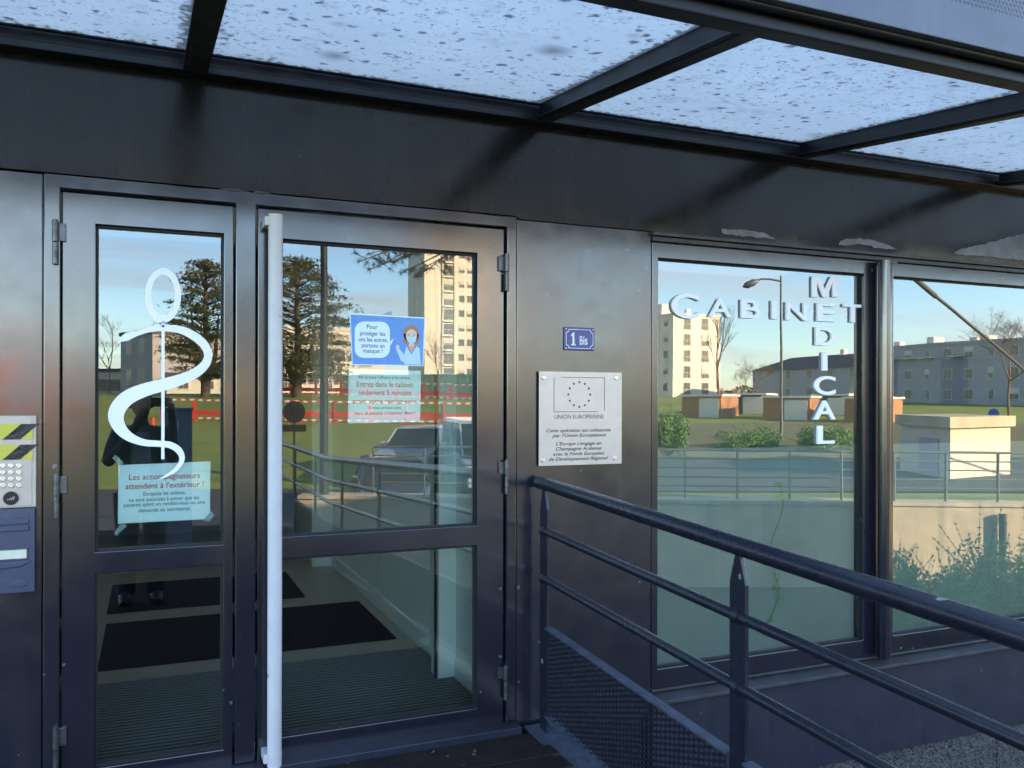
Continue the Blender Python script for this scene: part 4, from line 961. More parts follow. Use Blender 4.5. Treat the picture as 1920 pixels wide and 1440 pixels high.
# foliage helpers
def leafquad(mb, c, s, tilt=1.0, mi=0):
    n = Vector((random.gauss(0, tilt), random.gauss(0, tilt), 1)).normalized(); r = n.orthogonal().normalized()
    r = (Matrix.Rotation(random.uniform(0, 2*PI), 3, n) @ r); w = n.cross(r)
    L_, W_ = s * random.uniform(.7, 1.3), s * random.uniform(.3, .5)
    mb.add([c - r * L_, c - w * W_, c + r * L_, c + w * W_], [(0, 1, 2, 3)], mi)
def cedar(px, Z, ytop, hwpx, label, seed):
    random.seed(seed); base = gpt(px, Z); top = V(px, ytop, Z).z; H = top - base.z; R = hwpx * Z / 1600
    t = thing('cedar_tree', label, 'tree', base, 'cedars on the lawn')
    tk = MB(); lf = MB()
    tk.tube([base - Vector((0,0,.3)), base + Vector((0.1,0,H*.3)), base + Vector((0,.1,H*.65)), base + Vector((0,0,H*.97))], [.36,.28,.15,.03], 10)
    for s_ in (-1, 1): tk.tube([base + Vector((0,0,H*.08)), base + Vector((s_*R*.25,.1,H*.3)), base + Vector((s_*R*.33,.1,H*.6))], [.24,.16,.04], 8)
    def env(f): return R * (min(1., .62 + 1.6 * (f - .10)) if f < .34 else max(.10, (1 - ((f - .34) / .68) ** 2.0)) ** .62)
    for k in range(190):
        f = .12 + .87 * (k + random.random()) / 190; ang = random.uniform(0, 6.283); rr = env(f) * random.uniform(.30, 1.0) ** .6
        pr = random.uniform(.55, 1.25) * (1.15 - .55 * f) * R / 4.2 * 1.25
        c0_ = base + Vector((math.cos(ang) * rr, math.sin(ang) * rr, H * f + rr * .10)); s0 = base + Vector((0, 0, max(H * .08, H * f - .035 * H)))
        tk.tube([s0, s0.lerp(c0_, .55) + Vector((0,0,.05*rr)), c0_], [.042,.026,.008], 4, caps=False)
        out_ = Vector((math.cos(ang), math.sin(ang), 0)); sd_ = Vector((-out_.y, out_.x, 0))
        for m_ in range(int(92 * pr)):
            u_ = random.gauss(0, .62); w_ = random.gauss(0, .50); q_ = c0_ + out_ * (u_ * pr) + sd_ * (w_ * pr) + Vector((0, 0, random.gauss(0, .07) + .10 * pr * (1 - u_*u_ - w_*w_)))
            leafquad(lf, q_, random.uniform(.08, .17) * Z / 60, .55)
            if random.random() < .35: leafquad(lf, q_ + Vector((0, 0, -.1)), random.uniform(.08, .14) * Z / 60, 1.0)
    for m_ in range(160): leafquad(lf, base + Vector((random.gauss(0,.35), random.gauss(0,.35), H*random.uniform(.88, 1.01))), .13 * Z / 60, .8)
    tk.build('trunk', 'bark', t); tag(lf.build('crown', 'needle', t))
    return t
cedar(556, 60, 485, 108, 'large spreading cedar reflected beside the white pull tube in the wide door', 4)
cedar(385, 60, 487, 72, 'cedar with bare lower trunk reflected in the narrow door behind the emblem', 9)

def pine(px, Z):
    random.seed(8); base = gpt(px, Z); t = thing('pine_tree', 'tall pine whose drooping needle tufts hang into the wide door reflection', 'tree', base)
    tk = MB(); lf = MB(); Hh = 13.
    tk.tube([base - Vector((0,0,.3)), base + Vector((.1,0,5)), base + Vector((0,.1,9)), base + Vector((0,0,Hh))], [.26,.2,.13,.03], 10)
    ends = [(672,490),(690,475),(705,500),(722,470),(738,492),(752,512),(770,478),(790,505),(800,470),(826,492),(846,478),(868,470),(700,462),(760,462),(815,462),(742,474),(780,520),(690,505)]
    tufts = []
    for (qx, qy) in ends:
        e = V(qx, qy, Z + random.uniform(-1.2, 1.2)); s0 = base + Vector((0,0, e.z - base.z + random.uniform(.6, 1.5)))
        mid = s0.lerp(e, .55) + Vector((0,0,random.uniform(.1,.4))); tk.tube([s0, mid, e], [.055,.03,.009], 5, caps=False); tufts.append((e, (e - mid).normalized()))
        for _ in range(3):
            v = random.uniform(.7, .97); o = mid.lerp(e, v) ; e2 = o + Vector((random.uniform(-.35,.35), random.uniform(-.3,.3), random.uniform(-.28,.15)))
            tk.tube([o, e2], [.012,.006], 4, caps=False); tufts.append((e2, (e2 - o).normalized()))
    for k in range(44):
        h_ = random.uniform(.5, 1.) * Hh; r = (1.15 - h_ / Hh) * 5.2; an = random.uniform(0, 6.28); e = base + Vector((math.cos(an)*r, math.sin(an)*r, h_ + .3))
        s0 = base + Vector((0,0,h_)); tk.tube([s0, e], [.05,.012], 5, caps=False)
        for _ in range(9):
            o = s0.lerp(e, random.uniform(.35, 1.)) + Vector((random.gauss(0,.3), random.gauss(0,.3), random.gauss(0,.15))); tufts.append((o, (e - s0).normalized()))
    for o, d in tufts:
        for _ in range(30):
            n = (d * .6 + Vector((random.gauss(0,.8), random.gauss(0,.8), random.gauss(0,.7)))).normalized(); L_ = random.uniform(.13, .21)
            s_ = n.orthogonal().normalized() * .006; st_ = o - d * random.uniform(0, .16)
            lf.add([st_ - s_, st_ + s_, st_ + n * L_], [(0, 1, 2)])
    tk.build('trunk', 'bark', t); lf.build('crown', 'pine', t)
pine(1000, 22)

def bare_tree(px, Z, hpx, label, seed, spread=.5, depth=5, r0=None, group=None):
    random.seed(seed); base = gpt(px, Z); H = hpx * Z / 1600
    t = thing('bare_tree', label, 'tree', base, group); tk = MB(); tw = MB()
    def grow(p_, d, L_, r, k):
        e = p_ + d * L_; (tk if k == 0 else tw).tube([p_, p_.lerp(e, .5) + Vector((random.gauss(0,.03),random.gauss(0,.03),0)) * L_, e], [r, r*.82, r*.62], 6 if k < 2 else 3, caps=False)
        if k >= depth: return
        for _ in range(3 if k < 3 else 4):
            nd = (d + Vector((random.gauss(0, spread), random.gauss(0, spread), random.uniform(0, .35)))).normalized()
            grow(p_.lerp(e, random.uniform(.55, 1.)), nd, L_ * random.uniform(.55, .8), r * .55, k + 1)
    grow(base - Vector((0,0,.2)), Vector((0,0,1)), H * .38, r0 or H * .012, 0)
    tk.build('trunk', 'twig', t); tw.build('crown', 'twig', t)
bare_tree(1345, 72, 235, 'tall thin bare tree reflected beside the white block in the lettered window', 3, .22, 5)
bare_tree(1420, 95, 125, 'spreading brown bare tree reflected between white block and lamp post', 5, .7, 6)
bare_tree(1393, 100, 90, 'small brown bare tree right of the thin tall one', 15, .65, 6)
bare_tree(1895, 58, 260, 'bushy bare tree reflected above the beige kiosk', 6, .75, 6)
bare_tree(205, 70, 150, 'brown bare tree reflected at the left edge of the narrow door', 7, .5, 5)
bare_tree(822, 62, 130, 'slim young bare tree in front of the sunlit tower', 12, .3, 5)
bare_tree(640, 62, 120, 'small bare tree beside the large cedar', 13, .45, 5)

# buildings
def windowmesh(w, h, m, frame='shutter', bal=False):
    q = MB(); q.box(-w/2, w/2, -.06, 0, 0, h, 0); q.box(-w/2 + .08, -.03, -.085, -.061, .08, h - .08, 1); q.box(.03, w/2 - .08, -.085, -.061, .08, h - .08, 1)
    if bal: 
        for k in range(5): q.box(-w/2 + k*w/4 - .02, -w/2 + k*w/4 + .02, -.16, -.12, 0, .9, 0)
        q.box(-w/2, w/2, -.17, -.115, .9, .96, 0)
    return q
def block(name, label, A, Bp, depth, z0, z1, wall, roofm, rows, fcols, scols=(), ww=1.3, wh=1.4, zoff=.9, sty=2.8, winf='shutter', wside='left', bal=(), group=None, parapet=.35):
    A = Vector((A.x, A.y, 0)); Bp = Vector((Bp.x, Bp.y, 0)); u = (Bp - A).normalized(); n = Vector((u.y, -u.x, 0)); n = n if n.dot(-A) > 0 else -n
    t = thing(name, label, 'building', (A.x, A.y, z0), group)
    q = MB(); base = [A, Bp, Bp - n * depth, A - n * depth]
    q.poly([p_ + Vector((0,0,z0 - 1.5)) for p_ in base], (0,0,z1 - z0 + 1.5)); q.build('wall', wall, t)
    q = MB(); o_ = .12; base2 = [A - u*o_ + n*o_, Bp + u*o_ + n*o_, Bp + u*o_ - n*(depth+o_), A - u*o_ - n*(depth+o_)]
    q.poly([p_ + Vector((0,0,z1 + .002)) for p_ in base2], (0,0,parapet)); q.build('roof', roofm, t)
    cache = {}
    def put_win(pos, d, w, h, bl):
        k = (w, h, bl, random.random() < .4)
        if k not in cache:
            q = windowmesh(w, h, 0, bal=bl)
            if k[3]: q.box(-w/2 + .06, w/2 - .06, -.10, -.087, h * random.uniform(.35, .6), h - .06, 2)
            o = q.build('window', [winf, 'pane_dark', 'blind'], t); cache[k] = o
        else: o = cache[k].copy(); COL.objects.link(o); o.parent = t
        o.location = pos - Vector((A.x, A.y, z0)); o.rotation_euler = (0, 0, math.atan2(-d.x, d.y) + PI)
    for r in range(rows):
        for ci, (f, w) in enumerate(fcols):
            bl = ci in bal; put_win(A + (Bp - A) * f + n * .002 + Vector((0,0,z0 + r * sty + (zoff if not bl else .25))), n, w, wh if not bl else 2.1, bl)
        for f in scols: put_win(A - n * depth * f - u * .002 + Vector((0,0,z0 + r * sty + zoff)), -u, ww, wh, False)
    return t, u, n
Z = 160; A = V(795, 750, Z); Bp = A + Vector((15, 0, 0))
t, u, n = block('apartment_tower', 'tall sunlit cream apartment tower reflected at the right of the wide door', A, Bp, 10.8, 2.2, 44, 'white_wall', 'white_wall', 14,
    ((.32, 2.0), (.50, 1.2), (.61, 1.2), (.80, 1.4)), (.30, .62), bal=(0,))
q = MB()
for f, w in ((.24, .5), (.40, .5)):
    q.box(A.x + 15*f - .15, A.x + 15*f + .15, A.y, A.y + .25, 2.2, 43.5)
q.build('pilaster', 'cream_wall', t)
for r in range(14):
    q = MB(); q.box(A.x + 15*.25, A.x + 15*.39, A.y + .003, A.y + .6, 2.2 + r*2.8 - .12, 2.2 + r*2.8); q.build('balcony', 'white_wall', t)
Z = 145; A = V(1262, 750, Z)
block('apartment_block', 'white five storey block reflected left in the lettered window', A, A + Vector((9.6,0,0)), 14, 2.0, 15.9, 'white_wall', 'white_wall', 5, ((.30, 1.4), (.68, 1.4)), (.15, .45, .75), bal=(0, 1))
q_ = MB(); q_.box(A.x + 1, A.x + 4, A.y - 9, A.y - 5, 16.3, 18.3); q_.box(A.x + 5, A.x + 5.8, A.y - 4, A.y - 3.2, 16.3, 17.4)
o = q_.build('roof_plant_room', 'white_wall', bpy.data.objects['apartment_block'])
# long terraced block behind the large cedar
A = V(500, 750, 100); Bp = V(722, 750, 104)
block('terrace_flats', 'low white flats reflected behind the large cedar', A, Bp, 10, 2.2, 9.6, 'white_wall', 'white_wall', 2, tuple((.06 + .11*k, 1.4) for k in range(9)), bal=(1, 4, 7))
A = V(296, 750, 100); Bp = V(440, 750, 102)
block('terrace_flats', 'low cream flats reflected behind the narrow door emblem', A, Bp, 9, 2.2, 8.2, 'cream_wall', 'white_wall', 2, tuple((.08 + .17*k, 1.5) for k in range(6)))
A = V(312, 750, 75); Bp = V(420, 750, 76)
block('bungalow', 'tiny white bungalow on the grass bank behind the emblem', A, Bp, 6, 1.8, 3.3, 'white_wall', 'slate', 1, ((.3, .9), (.75, .9)), wh=.8, zoff=.4)
A = V(225, 750, 82); Bp = V(286, 750, 78)
block('grey_house', 'shaded grey house reflected at left behind the snake head', A, A + (Bp - A) , 9, 1.8, 7.4, 'grey_wall', 'slate', 2, ((.3, 1.2), (.7, 1.2)))
A = V(120, 750, 90); Bp = V(226, 750, 90)
block('garage_row', 'row of low sheds at left edge of the narrow door', A, Bp, 6, 1.8, 4.2, 'cream_wall', 'slate', 1, ((.15, 1.6), (.4, 1.6), (.65, 1.6), (.9, 1.6)), zoff=.3)
# shaded housing on the right
def gablehouse(name, label, A, Bp, depth, z0, z1, zr_, wall, rows, fcols):
    t, u, n = block(name, label, A, Bp, depth, z0, z1, wall, wall, rows, fcols, parapet=.05)
    q = MB(); A2 = Vector((A.x, A.y, z1 + .06)) + n * .35 - u * .4; B2 = Vector((Bp.x, Bp.y, z1 + .06)) + n * .35 + u * .4
    C2, D2 = B2 - n * (depth + .7), A2 - n * (depth + .7); e = (zr_ - z1); m1 = (A2 + D2) / 2 + Vector((0,0,e)) + u * depth * .35; m2 = (B2 + C2) / 2 + Vector((0,0,e)) - u * .2
    q.add([A2, B2, C2, D2, m1, m2], [(0,1,5,4), (1,2,5), (2,3,4,5), (3,0,4), (3,2,1,0)]); q.build('roof', 'slate', t)
    for f in (.55, .8):
        c = m1.lerp(m2, f); k = MB(); k.box(c.x - .35, c.x + .35, c.y - .35, c.y + .35, c.z - .4, c.z + .7); k.build('chimney', 'white_wall', t)
    return t
A = V(1412, 750, 140); Bp = V(1625, 750, 116)
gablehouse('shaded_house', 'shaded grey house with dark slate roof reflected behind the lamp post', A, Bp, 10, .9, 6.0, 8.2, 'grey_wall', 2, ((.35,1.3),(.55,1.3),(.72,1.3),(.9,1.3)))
A = V(1622, 750, 116); B0 = V(1912, 750, 97); Bp = A + (B0 - A) * 1.5
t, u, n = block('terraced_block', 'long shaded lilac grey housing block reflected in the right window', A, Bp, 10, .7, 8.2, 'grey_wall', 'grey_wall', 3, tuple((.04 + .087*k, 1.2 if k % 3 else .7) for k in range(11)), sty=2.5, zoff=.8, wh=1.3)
q = MB()
for f0, f1 in ((.0, .16), (.36, .47)): q.poly([A + (Bp-A)*f0 + n*.003 + Vector((0,0,.7 - A.z)), A + (Bp-A)*f1 + n*.003 + Vector((0,0,.7 - A.z)), A + (Bp-A)*f1 + n*.003 + Vector((0,0,7.0 - A.z)), A + (Bp-A)*f0 + n*.003 + Vector((0,0,7.0 - A.z))], n * .03)
q.build('rendered_bay', 'lilac_wall', t)
for f in (.1, .3, .45, .52, .75, .95):
    c = A + (Bp - A) * f - n * random.uniform(1.5, 4); q = MB(); w = random.choice((.5, .9, 1.3)); q.box(c.x - w, c.x + w, c.y - .5, c.y + .5, 8.4, 8.4 + random.uniform(.7, 1.3)); q.build('roof_vent', 'white_wall', t)
for f in (.02, .12, .2, .28, .4):
    p0 = A + (Bp - A) * f + n * .2; p1 = A + (Bp - A) * (f + .055) + n * .2; q = MB(); q.beam((p0.x, p0.y, 6.7), (p1.x, p1.y, 6.75), 1.4, .10); q.build('awning', 'white_wall', t)
# flat roofed garages
for i, (p0, p1, Zg, yt_, m_, lb) in enumerate(((1280, 1352, 66, 752, 'brick', 'low garage with brick end standing before the white block'), (1432, 1520, 62, 752, 'brick', 'low garage with brick end behind the lamp post foot'), (1585, 1650, 58, 757, 'brick', 'low brick garage beside the mullion post'),
        (1360, 1436, 72, 748, 'slate', 'dark shaded garage in the middle of the garages'), (1524, 1590, 70, 748, 'slate', 'dark garage between two brick garages'))):
    A = V(p0, yt_, Zg); Bp = V(p1, yt_, Zg - 1.5); zb = ground(A.x, A.y); zt_ = A.z
    t, u, n = block('garage', lb, A, Bp, 5, zb, max(zt_, zb + 1.6), m_, 'white_wall', 0, (), parapet=.16)
    L_ = (Bp - A).length; q = MB(); c0_ = A + u * L_ * .45 + n * .003; c1__ = A + u * L_ * .95 + n * .003
    q.poly([Vector((c0_.x, c0_.y, zb)), Vector((c1__.x, c1__.y, zb)), Vector((c1__.x, c1__.y, zb + 1.45)), Vector((c0_.x, c0_.y, zb + 1.45))], n * .04); q.build('garage_door', 'white_wall' if i != 2 else 'grey_wall', t)
# transformer kiosk
A = V(1690, 790, 26); C0 = V(1786, 790, 22.5); Bp = V(1898, 790, 24.2)
t = thing('kiosk', 'beige rendered kiosk with thick flat roof slab reflected at far right', 'kiosk', (C0.x, C0.y, 0)); zt_ = V(1786, 803, 22.5).z
fourth = A + Bp - C0; q = MB(); base = [Vector((p_.x, p_.y, -1.2)) for p_ in (A, C0, Bp, fourth)]; q.poly(base, (0,0,zt_ + 1.2)); q.build('wall', 'cream_wall', t)
cen = sum(base, Vector()) / 4; q = MB(); q.poly([Vector((cen.x + (p_.x-cen.x)*1.09, cen.y + (p_.y-cen.y)*1.09, zt_ + .002)) for p_ in base], (0,0,.30)); q.build('roof', 'concrete', t)
d0 = A.lerp(C0, .45); d1 = A.lerp(C0, .8); nn = (C0 - A).cross(Vector((0,0,1))).normalized(); nn = nn if nn.dot(-A) > 0 else -nn
q = MB(); q.poly([Vector((p_.x, p_.y, h_)) + nn * .003 for p_, h_ in ((d0,-.7),(d1,-.7),(d1,.35),(d0,.35))], nn * .04); q.build('door', 'grey_wall', t)
# hoarding under the tower
A = V(640, 750, 78); Bp = V(960, 750, 74); u = (Bp - A).normalized(); t = thing('green_hoarding', 'long green corrugated hoarding at the foot of the sunlit tower', 'fence', (A.x, A.y, 1.))
L_ = (Bp - A).length; nseg = 60; q = MB(); zb, zt_ = .9, V(800, 704, 76).z
for k in range(nseg): 
    p0 = A + u * L_ * k / nseg; p1 = A + u * L_ * (k + .96) / nseg; q.beam((p0.x, p0.y, (zb+zt_)/2), (p1.x, p1.y, (zb+zt_)/2), .05 if k % 2 else .09, zt_ - zb)
q.build('panels', 'green_fence', t); q = MB(); q.beam((A.x, A.y, zt_ + .04), (Bp.x, Bp.y, zt_ + .04), .14, .08); q.build('cap_rail', 'green_fence', t)
# red and white safety barriers
def barrier():
    t = thing('safety_barrier', 'x', 'barrier', (0,0,0), 'red and white safety barriers on the lawn')
    for z, h_ in ((1.02, .09), (.10, .09)):
        q = MB()
        for k in range(8): q.box(-1 + k*.25, -1 + (k+1)*.25 - .002, -.025, .025, z - h_/2, z + h_/2, k % 2)
        q.build('striped_rail', ['red', 'whiteplas'], t)
    q = MB(); q.box(-1, 1, -.02, .02, .26, .52); q.build('plank', 'red', t)
    for x in (-.96, .96):
        q = MB(); q.box(x - .04, x + .04, -.03, .03, .0, 1.0); q.build('post', 'red', t)
    for x in (-.8, .8):
        q = MB(); q.box(x - .05, x + .05, -.35, .35, -.03, .04); q.build('foot', 'red', t)
    return t
bar0 = barrier(); first = True; idx = 0
lab = 'red and white plastic safety barrier standing in a row on the grass'
A = V(300, 750, 46); Bp = V(900, 750, 44); n_ = 9
for k in range(n_):
    p_ = A.lerp(Bp, (k + .5) / n_); o = bar0 if first else copy_tree(bar0); first = False
    d = Bp - A; o.location = (p_.x, p_.y, ground(p_.x, p_.y)); o.rotation_euler = (0, 0, math.atan2(d.y, d.x) + random.uniform(-.06,.06)); o.scale = ((d.length / n_) / 2.02, 1, 1.05); o['label'] = lab
A = V(500, 750, 64); Bp = V(900, 750, 58); n_ = 8
for k in range(n_):
    p_ = A.lerp(Bp, (k + .5) / n_); o = copy_tree(bar0); d = Bp - A; o.location = (p_.x, p_.y, ground(p_.x, p_.y)); o.rotation_euler = (0, 0, math.atan2(d.y, d.x)); o.scale = ((d.length / n_) / 2.02, 1, 1); o['label'] = 'red and white safety barrier in the farther row below the cedar'; o['group'] = 'farther row of safety barriers'
# street lamps, pole, signs
def lamp(px, Z, ytop, r, m_, label, armpx, yhead):
    b_ = gpt(px, Z); tp_ = V(px, ytop, Z); t = thing('street_lamp', label, 'street lamp', b_)
    q = MB(); q.tube([b_ - Vector((0,0,.2)), b_ + Vector((0,0,1.2)), tp_], [r*1.5, r*1.25, r*.8], 12); q.build('pole', m_, t)
    hd = V(armpx, yhead, Z); s0 = tp_ - Vector((0,0,.25)); s1 = s0.lerp(hd, .4) + Vector((0,0,.10)); s2 = s0.lerp(hd, .75) + Vector((0,0,.12))
    q = MB(); q.tube([s0, s1, s2, hd], [.04]*4, 8); q.build('arm', m_, t)
    d = (hd - s2).normalized(); q = MB(); q.tube([hd - d*.15, hd + d*.1, hd + d*.45, hd + d*.62], [.06,.16,.15,.05], 12); q.build('lamp_head', m_, t)
lamp(1466, 40, 517, .055, 'pole_grey', 'slim grey street lamp with curved arm reflected in the lettered window', 1418, 528)
lamp(609, 17, 250, .075, 'pole_dark', 'black lamp post reflected through the large cedar in the wide door', 540, 240)
b_ = gpt(552, 24.6); c = V(552, 772, 24.6); t = thing('road_sign', 'dark back of a round road sign with small plate under it', 'road sign', b_); vd = Vector((c.x, c.y, 0)).normalized(); rt = Vector((vd.y, -vd.x, 0))
q = MB(); q.tube([b_ - Vector((0,0,.2)), c + Vector((0,0,.25))], .03, 10); q.build('pole', 'pole_dark', t)
q = MB(); pts = [c - vd*.05 + rt*.31*math.cos(2*PI*k/32) + Vector((0,0,.31*math.sin(2*PI*k/32))) for k in range(32)]; q.poly(pts, vd*.02); q.build('disc', 'pole_dark', t)
q = MB(); c2 = c - vd*.05 - Vector((0,0,.46)); q.poly([c2 + rt*a_*.34 + Vector((0,0,b__*.10)) for a_, b__ in ((-1,-1),(1,-1),(1,1),(-1,1))], vd*.02); q.build('plate', 'pole_dark', t)
b_ = gpt(1866, 30); c = V(1866, 775, 30); t = thing('blue_road_sign', 'small round blue road sign reflected above the kiosk', 'road sign', b_); vd = Vector((c.x, c.y, 0)).normalized(); rt = Vector((vd.y, -vd.x, 0))
q = MB(); q.tube([b_ - Vector((0,0,.2)), c + Vector((0,0,.2))], .03, 10); q.build('pole', 'pole_grey', t)
q = MB(); q.poly([c - vd*.05 + rt*.17*math.cos(2*PI*k/28) + Vector((0,0,.17*math.sin(2*PI*k/28))) for k in range(28)], vd*.02); q.build('disc', 'sign_blue', t)
# striped marker post and utility cabinet beside the ramp
b_ = gpt(286, 12.5); tp_ = V(286, 782, 12.5); t = thing('marker_post', 'thin red and white striped marker post between photographer and grey cabinet', 'post', b_)
n_ = 9; q = MB()
for k in range(n_): q.tube([b_.lerp(tp_, k/n_), b_.lerp(tp_, (k+1)/n_ - .004)], .035, 10, k % 2)
q.build('striped_tube', ['red', 'whiteplas'], t); q = MB(); q.tube([b_, b_ + Vector((0,0,.06))], .13, 14); q.build('foot', 'rubber', t)
Zc = 8.6; b_ = gpt(332, Zc); tp_ = V(332, 770, Zc); w = 27 * Zc / 1600; t = thing('utility_cabinet', 'blue grey utility cabinet with two pale stickers reflected in the narrow door', 'cabinet', b_)
q = MB(); q.box(b_.x - w, b_.x + w, b_.y - .28, b_.y, b_.z - .3, tp_.z); q.build('body', 'cabinet', t, bevel=.01)
q = MB(); q.box(b_.x - w - .015, b_.x + w + .015, b_.y - .29, b_.y + .012, tp_.z + .001, tp_.z + .03); q.build('lid', 'cabinet', t, bevel=.006)
for yy_ in (800, 824):
    c = V(330, yy_, Zc); q = MB(); q.box(c.x - .025, c.x + .025, b_.y + .001, b_.y + .004, c.z - .05, c.z + .05); q.build('sticker', 'shutter', t)
# stay rod running from the canopy front to a mast in the garden
p0, p1, p2 = V(1690, 494, 12.0), V(1900, 672, 17.5), V(2100, 842, 22.7)
t = thing('leaning_pole', 'slanting grey metal pole crossing the sky at top of the right window', 'pole', p2)
q = MB(); q.tube([p0, p1, p2, p2 + (p2 - p1).normalized() * 1.5], [.026, .028, .030, .034], 10); q.build('shaft', 'pole_grey', t)
q = MB(); q.tube([p0 - (p1-p0).normalized()*.05, p0 + (p1-p0).normalized()*1.9], .042, 12); q.build('sleeve', 'pole_grey', t)
# shrubs
def shrub(px, Z, rx, rz_, label, seed, zb=None, n=1500, s=.05, m_='bushleaf'):
    random.seed(seed); b_ = gpt(px, Z); 
    if zb is not None: b_.z = zb
    t = thing('shrub', label, 'shrub', b_); lf = MB(); st = MB()
    blobs = [(Vector((random.uniform(-.7,.7)*rx, random.uniform(-.4,.4)*rx, random.uniform(.12,.72)*rz_)), random.uniform(.28,.5)) for _ in range(16)]
    for c, r in blobs:
        st.tube([b_, b_ + c*.6 + Vector((0,0,.05)), b_ + c], [.03,.02,.008], 5, caps=False)
        for _ in range(n // 16):
            d = Vector((random.gauss(0,1), random.gauss(0,1), random.gauss(0,1))).normalized() * random.uniform(.5, 1.05) * r
            leafquad(lf, b_ + c + Vector((d.x*rx*.8, d.y*rx*.8, d.z*rz_*.8)), s, 1.2)
    for _ in range(40):
        c, r = random.choice(blobs); o = b_ + c; e = o + Vector((random.gauss(0,.3)*rx, random.gauss(0,.2)*rx, r*rz_*random.uniform(.8,1.5))); st.tube([o, e], [.008,.003], 4, caps=False)
        for k in range(7): leafquad(lf, o.lerp(e, .4 + k*.09), s*.9, 1.2)
    st.build('stems', 'twig', t); lf.build('foliage', m_, t)
shrub(1790, 12.5, 1.05, 1.5, 'bright green shrub reflected low in the right window', 31, -2.25, 7500, .045)
shrub(1905, 13.5, .7, 1.5, 'smaller shrub at the right edge of the right window', 32, -2.25, 3500, .045)
shrub(1690, 13.6, .5, 1.1, 'low shrub by the mullion post in the right window', 33, -2.25, 2400, .045)
shrub(1255, 30, .9, 1.5, 'round clipped shrub reflected at left edge of the lettered window', 34, None, 5000, .06)
shrub(1400, 34, 1.6, .8, 'low brownish hedge reflected under the garages', 35, None, 5200, .055)
shrub(1560, 33, 1.8, .9, 'low hedge reflected near the mullion post', 36, None, 5200, .055)
# two tree trunks' worth of hedge far off closes the horizon
hz = MB(); random.seed(77)
for k in range(5200):
    px = random.uniform(-300, 2500); Zf = random.uniform(205, 240); q_ = V(px, 750, Zf); zb = 2.2
    h_ = (3.2 + 2.6 * math.sin(px * .021) + 1.6 * math.sin(px * .067 + 2)) * random.random() ** .6 + .2
    leafquad(hz, Vector((q_.x, q_.y, zb + max(h_, .1))), random.uniform(.5, 1.1), 1.5)
o = hz.build('distant_trees', 'twig'); tag(o, 'hazy brown line of bare trees along the horizon', 'trees', kind='stuff')

